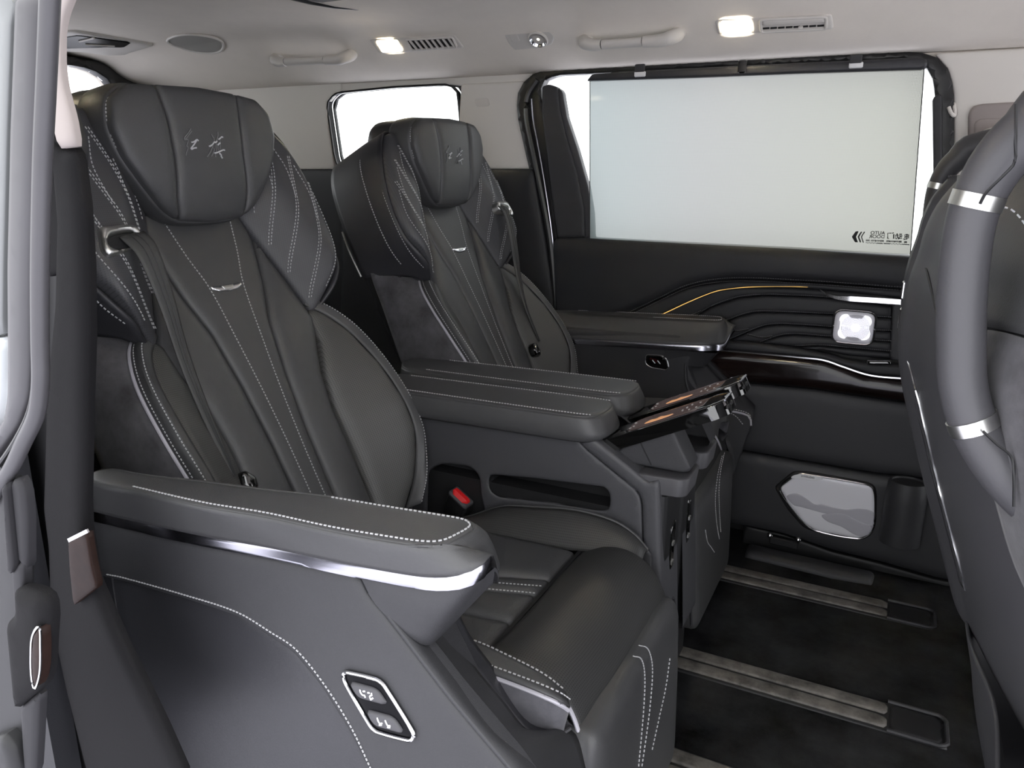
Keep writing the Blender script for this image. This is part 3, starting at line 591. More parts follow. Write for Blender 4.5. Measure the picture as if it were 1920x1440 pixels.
def seat(label, group, mirror):
    MIR[0] = mirror
    t = thing('captain_seat', label, 'seat', (-.6, .905, 0), group)
    # ---- backrest: centre strip, side strips, perforated bolsters, quilted wings
    cpoly = [(.088, .53), (.098, .485), (.103, .45), (.085, .37), (.062, .305), (.048, .21), (.040, .11), (.037, 0), (.036, -.11)]
    o = cpoly + [(-a, b) for a, b in cpoly][::-1]
    MB().panel(o, BR, .010, .020, .03, .012, corner=.004, base=lambda a, b: .002).build('backrest_centre', LEA, t)
    mid = [(.106, .455), (.140, .37), (.168, .288), (.150, .245), (.130, .19), (.120, .125), (.120, .05), (.118, -.02), (.112, -.11), (.038, -.11), (.039, 0), (.042, .11), (.050, .21), (.064, .305), (.087, .37)]
    bol = [(.156, .302), (.170, .312), (.192, .292), (.213, .25), (.226, .17), (.228, .09), (.224, .03), (.214, -.02), (.198, -.06), (.17, -.10), (.114, -.13), (.120, -.02), (.122, .05), (.122, .125), (.132, .19), (.152, .245)]
    wing = [(.085, .60), (.135, .655), (.19, .645), (.225, .60), (.243, .54), (.252, .47), (.246, .41), (.222, .365), (.185, .315), (.168, .296), (.140, .375), (.107, .458), (.090, .50), (.082, .55)]
    for sgn in (1, -1):
        s2 = (lambda p: p) if sgn == 1 else mir2
        MB().panel(s2(mid), BR, .016, .030, .03, .012, corner=.004).build('backrest_side', LEA, t)
        MB().panel(s2(bol), BR, .010, .020, .05, .010, base=bol_n, corner=.006).build('perforated_bolster', PERF, t)
        wg = MB().panel(s2(wing), BR, .012, .018, .05, .010, base=wing_n, corner=.012).build('backrest_wing', WINGM, t)
        lift = lambda a, b: wing_n(a, b) + .0125
        m = MB()
        A1 = [(.118, .585), (.116, .53), (.113, .49)]
        D = [[(.172, .615), (.152, .54), (.124, .432)], [(.208, .58), (.180, .49), (.142, .378)], [(.235, .53), (.212, .45), (.165, .325)]]
        S_ = [[(.140, .62), (.148, .58), (.146, .52)], [(.176, .60), (.189, .555), (.183, .50)], [(.212, .562), (.222, .51), (.215, .455)], [(.236, .51), (.240, .45), (.222, .385), (.192, .335)]]
        def lay(p): return [BR.w(sgn * a, b, lift(a, b)) for a, b in resample(p, 14)]
        m.dashes(lay(A1), .0062, .62, .0012, BR.N)
        for p in D:
            for off in (-.0022, .0022): m.dashes(lay([(a + off, b) for a, b in p]), .0062, .62, .0012, BR.N)
        for p in S_: m.dashes(lay(p), .0062, .62, .0012, BR.N)
        m.build('wing_stitching', THR, wg, kind='stuff')
        # outer side of the wing, leather, with two seams, and of the bolster, suede with a silver piping
        def E(p, n, ins=0.0, nb=None): return [BR.w(sgn * (a - ins), b, (nb(a, b) if nb else 0) + n) for a, b in p]
        we = [(.135, .66), (.19, .648), (.228, .60), (.245, .54), (.253, .47), (.250, .41), (.238, .37), (.214, .337), (.19, .312), (.168, .296)]
        wk = [(.135, .655), (.19, .645), (.226, .60), (.243, .54), (.250, .48), (.250, .44), (.250, .42), (.250, .40), (.249, .385), (.248, .375)]
        def E3(p): return [BR.w(sgn * a, b, n) for a, b, n in p]
        def mixn(q, n): return [(a * (1 - q) + c * q + .006 * sin(pi * q), b * (1 - q) + d * q, n) for (a, b), (c, d) in zip(we, wk)]
        side = MB().patch([E(we, .0, .0, wing_n), E3(mixn(.4, .0)), E3(mixn(.75, -.05)), E3(mixn(1, -.105))], 44, 14, flip=sgn > 0).build('wing_side', LEAD, t, solid=.005)
        m = MB(); s1 = [(a + .0035, b, n) for (a, b, n) in mixn(.42, -.004)][1:-2]; s2_ = [(a + .003, b, .034) for a, b in we[1:-2]]
        m.dashes(resample(E3(s1), 60), .006, .62, .0014, BR.A * sgn); m.dashes(resample(E3(s2_), 60), .006, .62, .0014, BR.A * sgn); m.build('side_stitching', THR, side, kind='stuff')
        bt = [(.165, .335), (.200, .302), (.225, .25), (.237, .17), (.238, .09), (.234, .03), (.224, -.02), (.207, -.06), (.18, -.10)]
        be = [(.160, .318), (.190, .290), (.211, .247), (.224, .17), (.226, .09), (.222, .03), (.212, -.02), (.196, -.06), (.170, -.10)]
        bs = MB().patch([E(be, .005, .002, bol_n), E(bt, .008, -.001, lambda a, b: bol_e(b)), E(bt, -.014, -.004, lambda a, b: bol_e(b))], 40, 8, flip=sgn > 0).build('bolster_edge', LEA, t, solid=.004)
        MB().tube(E(bt, -.015, -.0065, lambda a, b: bol_e(b)), .0030, 8, n=50).build('silver_piping', PIPE, t, label='pale piping round the bolster')
        m = MB(); m.dashes(resample(E(bt, .0095, -.002, lambda a, b: bol_e(b)), 60), .0055, .6, .0013, BR.N); m.dashes(resample(E(bt, -.005, -.0065, lambda a, b: bol_e(b)), 60), .0055, .6, .0012, BR.A * sgn); m.build('bolster_stitching', THR, bs, kind='stuff')
        sa = [(a + .006, b, bol_e(b) - .018) for a, b in bt]
        sb = [(.215, .355, -.035), (.232, .335, -.030), (.244, .28, -.022), (.250, .19, -.012), (.252, .10, -.005), (.250, .034, -.004), (.245, -.03, -.01), (.235, -.08, -.02), (.22, -.12, -.02)]
        sc_ = [(.248, .378, -.085), (.248, .36, -.088), (.249, .30, -.09), (.250, .20, -.098), (.250, .11, -.105), (.248, .034, -.108), (.245, -.03, -.11), (.24, -.08, -.11), (.23, -.12, -.11)]
        MB().patch([E3(sa), E3(sb), E3(sc_)], 40, 10, flip=sgn > 0).build('suede_side', SUEDE, t, solid=.005, label='grey suede side of the bolster')
    # stitch lines on the centre strip
    m = MB(); lf = lambda a, b: .0125
    for sgn in (1, -1):
        m.dashes([BR.w(sgn * a, b, .0125) for a, b in resample([(.066, .49), (.052, .43), (.036, .377), (.026, .28), (.019, .19), (.0145, .09), (.0135, 0), (.013, -.10)], 40)], .0056, .68, .0013, BR.N)
    m.build('centre_stitching', THR, t, kind='stuff')
    # metal badge
    bd = [(-.034, .379), (-.031, .371), (-.018, .366), (0, .3645), (.018, .366), (.031, .371), (.034, .379), (.02, .3775), (0, .377), (-.02, .3775)]
    em = MB().panel(bd, BR.up(.0115), .003, .004, .002, .004, corner=.001).build('metal_badge', CHR, t)
    MB().panel([(-.013, .376), (-.009, .3685), (.009, .3685), (.013, .376)], BR.up(.0142), .0012, .002, .001, .003, corner=.001).build('badge_centre', SILV, em)
    # back shell
    sh = [(-.15, .62), (.15, .62), (.20, .56), (.225, .44), (.23, .30), (.23, .1), (.22, -.10), (-.22, -.10), (-.23, .1), (-.23, .30), (-.225, .44), (-.20, .56)]
    MB().panel(sh, Fr(BR.O - BR.N * .10, -BR.A, BR.B), .05, .06, .06, .03, corner=.02).build('back_shell', PLASD, t)
    MB().panel(sh, BR.up(-.03), .004, .03, .07, .04, corner=.02).build('backrest_core', PLASD, t)
    for sgn in (1, -1):
        MB().tube([BR.w(sgn * a, b, n) for a, b, n in ((.254, .49, -.108), (.256, .44, -.110), (.255, .38, -.108))], .003, 6, n=16).build('shell_trim', SILV, t)
    # ---- headrest
    hr = [(.0, .083), (.075, .080), (.125, .076), (.152, .055), (.158, .018), (.146, -.022), (.122, -.060), (.092, -.098), (.065, -.116), (0, -.121)]
    H = hr + mir2(hr)[1:-1]
    def hn(a, b): return .030 - .55 * a * a - 1.6 * max(0, b - .01)**2 - 2.0 * max(0, -b - .03)**2
    mid_h = [(-.077, .080), (-.070, .03), (-.068, -.02), (-.070, -.08), (-.064, -.116), (0, -.121), (.064, -.116), (.070, -.08), (.068, -.02), (.070, .03), (.077, .080), (0, .083)]
    sd_h = [(.078, .080), (.071, .03), (.069, -.02), (.071, -.08), (.066, -.115), (.092, -.098), (.122, -.060), (.146, -.022), (.158, .018), (.152, .055), (.125, .076)]
    hp = MB().panel(mid_h, HR, .008, .014, .05, .008, base=lambda a, b: hn(a, b) - .022, corner=.004).build('headrest_pad', LEA, t)
    for s2 in (lambda p: p, mir2): MB().panel(s2(sd_h), HR, .009, .016, .05, .008, base=lambda a, b: hn(a, b) - .022, corner=.008).build('headrest_side', LEA, hp)
    def ring(k, n): return [HR.w(a * k, b * k, n + (hn(a, b) - .03) * .5) for a, b in resample(H, 72, True)]
    MB().patch([ring(.985, -.006), ring(1.02, -.03), ring(1.0, -.062)], 72, 9, True).build('headrest_band', LEA, hp, solid=.004)
    MB().patch([ring(.99, -.062), ring(1.0, -.066), ring(1.0, -.115), ring(.85, -.14)], 72, 9, True).fan([q for q in ring(.85, -.14)], True).build('headrest_shell', LEAD, hp)
    m = MB(); e = [(-.122, .066), (-.142, .05), (-.1465, .018), (-.1365, -.018), (-.115, -.054), (-.088, -.09)]
    m.dashes([q for q in resample([HR.w(a * 1.065, b * 1.05, -.006 + (hn(a, b) - .03) * .5) for a, b in e], 40)], .0052, .6, .0014, (0, -1, 0)); 
    m.dashes([q for q in resample([HR.w(-a * 1.065, b * 1.05, -.006 + (hn(a, b) - .03) * .5) for a, b in e], 40)], .0052, .6, .0014, (0, 1, 0)); m.build('headrest_stitching', THR, hp, kind='stuff')
    MB().box(BR.w(0, .545, -.01), (.12, .16, .05), np.array([BR.B, BR.A, BR.N]).T, .01).build('headrest_neck', PLASD, hp)
    # embroidered lettering: brush strokes of the two characters
    fl = -1 if mirror else 1; a0 = HR.ab([(395, 275)])[0][0]
    def ch(p): return [(fl * (a - a0), b) for a, b in HR.ab([(330 + x / 16, 230 + y / 16) for x, y in p], .014)]
    dark = [[(580, 190), (540, 280), (470, 370), (405, 460), (410, 540)], [(610, 260), (530, 370), (450, 480), (400, 520)], [(430, 520), (490, 515), (505, 570), (480, 640), (465, 710), (505, 745), (490, 820), (460, 900), (450, 980)],
            [(1320, 640), (1310, 740), (1325, 860), (1300, 960), (1305, 1040)], [(1370, 690), (1370, 780), (1385, 840)], [(1440, 540), (1440, 660), (1430, 820)], [(1215, 690), (1200, 760), (1140, 900), (1055, 1035)], [(1240, 770), (1265, 820), (1230, 920), (1180, 1020)], [(1180, 360), (1215, 430), (1250, 480), (1255, 560)], [(1370, 290), (1375, 400), (1345, 500), (1330, 570)]]
    lite = [[(600, 600), (680, 580), (755, 520), (800, 560)], [(745, 540), (680, 650), (590, 770)], [(580, 765), (605, 805), (660, 775), (750, 762)], [(1105, 705), (1140, 715), (1220, 650), (1265, 590), (1300, 605), (1345, 560)],
            [(1385, 515), (1440, 480), (1480, 440), (1525, 455)], [(1360, 685), (1400, 650), (1440, 615)], [(1270, 920), (1350, 905), (1450, 860), (1545, 825), (1580, 845)], [(1415, 925), (1460, 970), (1475, 1030), (1510, 1075)]]
    lf2 = lambda a, b: hn(a, b) - .0135
    m = MB(); strokes(m, HR, [ch(p) for p in dark], .0015, lf2, HR.N); m.build('embroidery', EMBD, hp, kind='stuff')
    m = MB(); strokes(m, HR, [ch(p) for p in lite], .0021, lf2, HR.N); m.build('embroidery', EMB, hp, kind='stuff')
    # ---- belt bezel and belt
    bz = BR.ab([(192, 424), (215, 420), (255, 419), (266, 432), (268, 450), (240, 468), (212, 478), (200, 470), (193, 450)], .078); bz0 = BR.ab([(206, 446), (214, 439), (250, 433), (259, 440), (262, 452), (255, 458), (222, 464), (208, 458)], .078)
    bez = MB().panel(resample(bz, 40, True), BR.up(.070), .008, .007, .02, .005, corner=0, holes=[resample(bz0, 30, True)]).build('belt_guide', SILV, t, label='satin metal belt guide')
    MB().panel(resample(bz0, 30, True), BR.up(.071), .001, .004, .004, .008, corner=0).build('belt_slot', PLASD, bez)
    L1 = BR.ab([(214, 452), (240, 490), (290, 580), (345, 680), (400, 780), (455, 888)], .060); R1 = BR.ab([(258, 442), (274, 470), (312, 550), (358, 650), (410, 760), (462, 884)], .060)
    nn = [.073, .082, .072, .050, .036, .034]
    bw = MB().patch([[BR.w(a, b, n) for (a, b), n in zip(L1, nn)], [BR.w((a+c)/2, (b+d)/2, n + .003) for (a, b), (c, d), n in zip(L1, R1, nn)], [BR.w(a, b, n + .002) for (a, b), n in zip(R1, nn)]], 40, 7).build('seat_belt', BELT, t, solid=.0018, label='black webbing belt')
    m = MB()
    for q in (.36, .62): m.tube([BR.w(a + (c - a) * q, b + (d - b) * q, n + .0045) for (a, b), (c, d), n in zip(L1, R1, nn)], .0007, 5, n=30)
    m.build('belt_ribs', PLAS, bw)
    tg = BR.ab([(452, 886), (462, 880), (482, 892), (488, 912), (474, 930), (458, 915)], .034)
    MB().panel(tg, BR.up(.028), .010, .010, .012, .006, corner=.004).build('belt_tongue', GLOSS, bw)
    # ---- cushion
    ym, yl, yr = .925, .745, 1.11
    Rr = [(-.419, .377), (-.375, .397), (-.338, .399), (-.305, .384), (-.281, .352), (-.272, .318), (-.285, .27)]
    Ll = [(-.412, .392), (-.372, .402), (-.340, .398), (-.308, .384), (-.284, .355), (-.272, .320), (-.285, .27)]
    fp = MB().patch([[(x, yl, z - .012) for x, z in Ll], [(x - .002, yl + .012, z) for x, z in Ll], [(x + .004, .83, z + .002) for x, z in Ll], [(x + .006, ym, z + .003) for x, z in Ll], [(x + .004, 1.02, z + .006) for x, z in Rr], [(x, yr - .008, z) for x, z in Rr], [(x - .01, yr + .006, z - .014) for x, z in Rr]], 30, 30, flip=True).build('seat_cushion_front', PERF2, t, solid=.008)
    ys = [.735, .835, .885, .925, .985, 1.105]
    MB().sweep([(-.418, .74, .388), (-.418, 1.1, .384)], [(-.003, -.006), (.003, -.006), (.003, .003), (-.003, .003)]).build('cushion_seam', PLASD, t)
    for i in range(4):
        ya, yb = [.752, .855, .938, .99][i], [.853, .936, .988, 1.092][i]
        ya2, yb2 = [.752, .833, .886, .93][i], [.831, .884, .928, 1.09][i]
        MB().panel([(-.424, ya), (-.424, yb), (-.60, yb2), (-.84, yb2 - (.01 if i < 3 else 0)), (-.84, ya2 - .01), (-.60, ya2)], FZ(.372), .014, .022, .03, .014, corner=.004, base=lambda a, b: .10 * max(0, (a + .84)) * .1).build('cushion_flute', LEA, t)
    m = MB()
    for a, b in (((-.426, .953), (-.60, .900)), ((-.426, .930), (-.60, .882))): m.dashes([(a[0], a[1], .3905), ((a[0] + b[0]) / 2, (a[1] + b[1]) / 2 - .004, .3905), (b[0], b[1], .389)], .0056, .65, .0013)
    m.build('cushion_stitching', THR, t, kind='stuff')
    # inner bolster (perforated) with piping, outer bolster with suede flank
    top = [(-.86, 1.140, .335), (-.72, 1.146, .348), (-.66, 1.146, .372), (-.593, 1.146, .406), (-.528, 1.142, .420), (-.447, 1.140, .432), (-.378, 1.140, .427), (-.339, 1.138, .411), (-.315, 1.135, .390)]
    inn = [(-.86, 1.092, .340), (-.72, 1.092, .350), (-.66, 1.092, .364), (-.593, 1.092, .376), (-.528, 1.092, .378), (-.447, 1.092, .382), (-.378, 1.095, .392), (-.339, 1.10, .396), (-.315, 1.105, .386)]
    midb = [(a[0], a[1] * .55 + b[1] * .45, a[2] * .5 + b[2] * .5 + .008) for a, b in zip(top, inn)]
    out = [(a[0] + .004, a[1] + .012, a[2] - .012) for a in top]; out2 = [(a[0] + .004, a[1] + .014, .27) for a in top]
    MB().patch([inn, midb, top], 36, 10, flip=True).build('cushion_bolster', PERF2, t, solid=.005)
    MB().patch([top, out, out2], 36, 8, flip=True).build('cushion_flank', LEA, t, solid=.005)
    MB().tube([(a[0], a[1] + .003, a[2] + .002) for a in top], .0026, 7, n=50).build('cushion_piping', LEA, t)
    m = MB(); m.dashes([(a[0], a[1] + .008, a[2] - .002) for a in top[3:]], .0055, .6, .0012); m.build('bolster_stitching', THR, t, kind='stuff')
    lt = [(-.84, .70, .395), (-.60, .70, .425), (-.47, .708, .438), (-.407, .712, .441), (-.365, .712, .436), (-.314, .714, .424), (-.290, .722, .405)]
    li = [(-.84, .75, .372), (-.60, .75, .382), (-.47, .75, .386), (-.407, .748, .392), (-.365, .744, .402), (-.314, .742, .388), (-.290, .742, .365)]
    lo = [(-.84, .672, .38), (-.60, .672, .412), (-.47, .676, .425), (-.400, .680, .432), (-.345, .682, .430), (-.285, .684, .424), (-.275, .70, .405)]
    lb = [(-.84, .668, .30), (-.60, .668, .32), (-.47, .670, .35), (-.400, .672, .365), (-.345, .676, .375), (-.300, .682, .38), (-.282, .70, .36)]
    MB().patch([li, lt, lo], 30, 10, flip=True).build('cushion_bolster', LEA, t, solid=.005)
    MB().patch([lo, [((a[0] + b[0]) / 2, a[1] - .004, (a[2] + b[2]) / 2) for a, b in zip(lo, lb)], lb], 30, 8).build('suede_flank', SUEDEL, t, solid=.004, label='light grey suede flank of the cushion')
    MB().tube([(a[0], a[1] - .002, a[2] - .002) for a in lo], .0026, 7, n=40).build('silver_piping', PIPE, t)
    m = MB(); m.dashes([(a[0], a[1], a[2] + .0045) for a in resample(lt[1:], 30)], .006, .65, .0013); m.dashes([(a[0], a[1] + .006, a[2] + .0065) for a in resample(lo[1:], 30)], .006, .65, .0013); m.build('bolster_stitching', THR, t, kind='stuff')
    cap = [(-.345, .402), (-.318, .394), (-.296, .375), (-.281, .348), (-.274, .315), (-.285, .28)]
    MB().patch([[(x - .012, .742, z - .006) for x, z in cap], [(x - .004, .732, z - .006) for x, z in cap], [(x - .018, .712, z - .012) for x, z in cap], [(x - .045, .700, z - .02) for x, z in cap]], 24, 9, flip=False).build('cushion_cap', LEA, t, solid=.004)
    MB().tube([(x, .742, z + .001) for x, z in cap], .0028, 7, n=30).build('cap_piping', PIPE, t)
    MB().box((-.56, .905, .30), (.50, .44, .12), None, .02).build('cushion_base', PLASD, t)
    # ---- leg rest
    lr = Fr((-.243, 0, 0), (0, 1, 0), (-.06, 0, 1))
    lro = [(.735, .345), (.80, .352), (1.03, .352), (1.095, .345), (1.118, .315), (1.115, .20), (1.10, .07), (1.085, .045), (.77, .045), (.752, .07), (.735, .20), (.728, .31)]
    lg = MB().panel(lro, lr, .016, .03, .06, .014, corner=.015).build('leg_rest', LEA, t)
    m = MB()
    for p in ([(1198, 1210), (1214, 1216), (1222, 1240), (1223, 1271), (1217, 1340), (1203, 1440)], [(1187, 1230), (1203, 1237), (1209, 1271), (1206, 1340), (1197, 1440)], [(1256, 1234), (1248, 1290), (1236, 1345), (1222, 1409)]):
        q = lr.ab(p, .0165); m.dashes([lr.w(a, b, .0168) for a, b in resample(q, 30)], .0062, .62, .0013, lr.N)
    m.build('leg_rest_stitching', THR, lg, kind='stuff')
    MB().tube([lr.w(a, b, .004) for a, b in [(1.106, .335), (1.122, .30), (1.118, .20), (1.104, .07)]], .0026, 6, n=30).build('leg_rest_piping', LEAD, lg)
    MB().box((-.34, .925, .20), (.11, .34, .22), None, .02).build('leg_rest_bracket', PLASD, t)
    for yy in (.74, 1.08): MB().box((-.55, yy, .12), (.52, .05, .22), None, .015).build('seat_track', PLASD, t)
    # ---- outer armrest and side shell
    PF = Fr((-.84, 0, .640), (1, 0, .05), (0, 1, 0))
    def pad(p): return [PF.hit(u, v) for u, v in p]
    tp_ = pad([(170, 893), (173, 902), (200, 911), (250, 919), (381, 950), (500, 970), (625, 997), (750, 1019), (800, 1025), (831, 1023), (862, 1009), (887, 994), (887, 986), (875, 977), (844, 970), (719, 950), (619, 933), (491, 919), (381, 905), (260, 890), (212, 880), (184, 883)])
    tab = [((p - PF.O) @ PF.A, (p - PF.O) @ PF.B) for p in tp_]
    arm = MB().panel(resample(tab, 90, True), PF, .0025, .010, .004, .012, corner=0).build('armrest_pad', LEA, t)
    cen = np.mean(tp_, 0)
    m = MB(); ins = [p + (cen - p) / np.linalg.norm(cen - p) * .0 for p in tp_]
    st_ = pad([(250, 916), (381, 946), (500, 966), (625, 993), (750, 1014), (800, 1020), (829, 1018), (857, 1006), (880, 992), (880, 986), (870, 979), (842, 973), (719, 953), (619, 936)])
    m.dashes([p + np.array([0, 0, .003]) for p in st_], .0055, .6, .0013); m.build('armrest_stitching', THR, arm, kind='stuff')
    lo_ = YV([(166, 945, .560), (168, 955, .546), (195, 962, .545), (237, 972, .545), (381, 1003, .545), (506, 1025, .545), (656, 1056, .544), (781, 1078, .543), (831, 1081, .543), (875, 1075, .546), (906, 1059, .558), (923, 1040, .578)]) + [np.array(q) for q in ((-.322, .612, .612), (-.340, .640, .611), (-.38, .658, .609), (-.52, .664, .602), (-.66, .662, .595), (-.78, .652, .589), (-.84, .625, .586), (-.862, .590, .585))]
    top_l = resample(tp_, 100, True); low_l = resample(lo_, 100, True)
    def align(a, b): k = min(range(len(b)), key=lambda i: np.linalg.norm(a[0] - b[i]) ); return np.roll(b, -k, 0)
    low_l = align(top_l, low_l)
    if np.linalg.norm(top_l[25] - low_l[25]) > np.linalg.norm(top_l[25] - low_l[-25]): low_l = np.roll(low_l[::-1], 1, 0)
    c2 = low_l.mean(0)
    midl = top_l * .5 + low_l * .5; midl += (midl - midl.mean(0)) * np.array([.012, .05, 0]) + np.array([0, 0, .006])
    MB().patch([top_l, midl, low_l], 100, 9, True, cs=False).build('armrest_side', LEA, arm, solid=.004)
    strip = low_l + np.array([0, 0, -.0145]); strip2 = (strip - c2) * np.array([1.003, 1.02, 1]) + c2; st0 = (low_l - c2) * np.array([1.003, 1.02, 1]) + c2
    MB().patch([low_l, st0 + np.array([0, 0, -.001]), strip2, (low_l - c2) * .96 + c2 + np.array([0, 0, -.0165])], 100, 8, True, smooth=False, cs=False).build('chrome_strip', CHRD, arm, label='satin chrome strip under the pad')
    # side shell, outer face
    S1 = FY(.552)
    MB().panel(S1.ab([(164, 960), (237, 986), (381, 1019), (537, 1050), (672, 1074), (690, 1112), (722, 1150), (768, 1209), (840, 1303), (955, 1440), (990, 1490), (720, 1490), (694, 1440), (657, 1368), (605, 1285), (553, 1222), (507, 1191), (445, 1153), (351, 1122), (226, 1087), (165, 1072)]), S1, .005, .012, .03, .014, corner=.004).build('side_shell', PLAS, t)
    S2 = FY(.562)
    MB().panel(S2.ab([(150, 1060), (226, 1085), (351, 1120), (445, 1151), (507, 1189), (553, 1220), (605, 1283), (657, 1366), (694, 1440), (720, 1500), (150, 1500)]), S2, .002, .01, .03, .02, corner=.002).build('side_lower_panel', LEAD, t)
    m = MB(); cv = [(200, 1077), (226, 1082), (351, 1117), (445, 1148), (507, 1185), (553, 1216), (605, 1279), (657, 1361), (697, 1445)]
    m.dashes(Y(.5465, cv), .0050, .62, .0012, (0, -1, 0)); m.build('shell_stitching', THR, t, kind='stuff')
    # pod under the armrest nose
    Pt = YV([(672, 1074, .5465), (750, 1090, .546), (812, 1098, .546), (859, 1098, .548), (900, 1087, .556), (928, 1064, .578)]) + [np.array((-.33, .625, .592)), np.array((-.37, .655, .592)), np.array((-.46, .66, .59))]
    Pb = YV([(680, 1090, .548), (700, 1128, .548), (735, 1166, .550), (766, 1192, .553), (790, 1208, .560), (810, 1208, .572)]) + [np.array((-.372, .620, .545)), np.array((-.40, .645, .55)), np.array((-.47, .655, .56))]
    Pm = [(a + b) / 2 + np.array([.004, -.004, .006]) * q for a, b, q in zip(Pt, Pb, (0, .5, .9, 1, 1.2, 1.2, 1, .6, 0))]
    MB().patch([Pt, Pm, Pb], 40, 10).fan(resample(Pb, 24)[::-1]).build('armrest_pod', PLAS, t)
    ridge = Y(.549, [(690, 1112), (722, 1150), (768, 1209), (840, 1303), (955, 1440), (1000, 1495)])
    rr = YV([(815, 1120, .62), (838, 1165, .638), (846, 1196, .642), (890, 1254, .645), (943, 1318, .647), (990, 1372, .652), (1020, 1384, .662), (1052, 1377, .69), (1069, 1366, .705)])
    ra = Y(.549, [(690, 1112), (735, 1166), (790, 1238), (840, 1303), (900, 1375), (955, 1440), (1000, 1495), (1020, 1520)])
    rb = YV([(815, 1120, .62), (846, 1196, .642), (890, 1254, .645), (943, 1318, .647), (990, 1372, .652), (1072, 1372, .715), (1095, 1440, .715), (1105, 1500, .715)])
    MB().patch([ra, [(a * .75 + b * .25) + np.array((.006, -.002, .003)) for a, b in zip(ra, rb)], rb], 40, 10).build('shell_front', PLAS, t, solid=.004)
    MB().tube(rr, .0022, 6, n=40).build('shell_piping', PLASG, t)
    rc = YV([(850, 1130, .66), (880, 1192, .675), (931, 1262, .690), (984, 1336, .700), (1056, 1352, .72), (1072, 1362, .725)])
    MB().patch([rr, rc], 30, 5).build('shell_inner_edge', LEAD, t, solid=.003)
    sin_ = Fr((0, .648, 0), (-1, 0, 0), (0, 0, 1))
    MB().panel([(.86, .05), (.86, .584), (.66, .592), (.50, .598), (.42, .600), (.38, .58), (.40, .52), (.36, .45), (.30, .30), (.28, .05)], sin_, .006, .012, .09, .02, corner=.01).build('shell_inner_face', PLAS, t)
    # seat switches on the outer face: chrome diamond, black plate, two rocker buttons with seat pictograms
    f = FY(.543)
    def z5(p): return [(640 + x / 9.6, 1250 + y / 9.6) for x, y in p]
    dm = f.ab(z5([(25, 150), (60, 120), (110, 115), (600, 230), (690, 280), (760, 350), (1270, 1170), (1290, 1250), (1260, 1320), (1190, 1335), (650, 1190), (560, 1130), (500, 1060), (60, 300)]))
    sp_ = MB().panel(dm, f.up(-.004), .002, .003, .004, .007, corner=.003).build('switch_panel', BLK, t)
    MB().tube([f.w(a, b, -.001) for a, b in dm], .0021, 8, True, 90).build('chrome_surround', CHR, sp_)
    for q, dx, dy in ((0, 0, 0), (1, 298, 508)):
        bt_ = [(150 + dx, 310 + dy), (180 + dx, 282 + dy), (560 + dx, 385 + dy), (650 + dx, 440 + dy), (700 + dx, 500 + dy), (800 + dx, 650 + dy), (790 + dx, 690 + dy), (750 + dx, 692 + dy), (350 + dx, 580 + dy), (280 + dx, 530 + dy), (220 + dx, 450 + dy)]
        bt3 = MB().panel(f.ab(z5(bt_)), f.up(-.002), .0035, .004, .004, .005, corner=.002).build('rocker_button', PLASG, sp_)
        ic = [[(355, 395), (365, 440), (400, 490), (440, 500), (450, 535)], [(560, 455), (570, 490), (530, 520), (550, 570)], [(545, 575), (590, 545)], [(410, 425), (445, 425)], [(495, 450), (530, 455)]] if q == 0 else [[(665, 900), (680, 950), (710, 1000), (755, 1000)], [(700, 1030), (745, 1030)], [(808, 945), (825, 990), (855, 1040), (900, 1045)], [(850, 1070), (895, 1075)]]
        m = MB()
        for p in ic: m.tube([f.w(a, b, .0018) for a, b in f.ab(z5(p))], .0010, 5, n=10)
        m.build('seat_pictogram', WHT, bt3)
    # single switch on the inner face of the armrest (seen on the far seat)
    f = sin_.up(.006); cx, cz = (.485, .553)
    dd = [(cx - .030, cz + .016), (cx + .014, cz + .019), (cx + .028, cz + .010), (cx + .034, cz - .012), (cx + .026, cz - .019), (cx - .014, cz - .017), (cx - .030, cz - .008)]
    dd = [(2 * cx - a, b) for a, b in dd]
    sp2 = MB().panel(dd, f.up(-.002), .003, .004, .003, .006, corner=.004).build('inner_switch', GLOSS, t)
    MB().tube([f.w(a, b, .0005) for a, b in rounded(dd, .008)], .0014, 6, True, 60).build('chrome_surround', CHR, sp2)
    m = MB()
    for e in (-.007, .007): m.tube([f.w(cx + e + .004, cz + .004, .0025), f.w(cx + e, cz, .0025), f.w(cx + e - .004, cz - .004, .0025)], .0011, 5)
    m.build('seat_pictogram', WHT, sp2)
    # ---- inner console with pad, pocket, buckle, tray
    CY = 1.166; C1 = FY(CY)
    def k4(p): return [(780 + x / 3.2, 680 + y / 3.2) for x, y in p]
    pocket = resample(rounded(C1.ab(k4([(438, 668), (700, 690), (1140, 745), (1168, 790), (1162, 885), (1100, 888), (800, 840), (490, 805), (440, 765)])), .010), 60, True, False)
    recess = resample(rounded(C1.ab(k4([(70, 640), (160, 600), (330, 620), (385, 680), (392, 800), (420, 900), (380, 960), (60, 960)])), .02), 60, True, False)
    face = C1.ab([(740, 770), (786, 777), (874, 792), (962, 804), (1080, 815), (1092, 836), (1140, 876), (1196, 921), (1203, 939), (1205, 1011), (1208, 1120), (1208, 1250), (740, 1250)])
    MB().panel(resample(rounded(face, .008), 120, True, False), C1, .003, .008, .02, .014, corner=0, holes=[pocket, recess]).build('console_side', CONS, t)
    MB().patch([[C1.w(a, b, .0) for a, b in pocket], [C1.w(a, b, -.008) for a, b in pocket], [C1.w(a, b, -.045) for a, b in pocket]], 60, 6, True, cs=False, flip=False).fan([C1.w(a, b, -.045) for a, b in pocket]).build('console_pocket', PLASD, t)
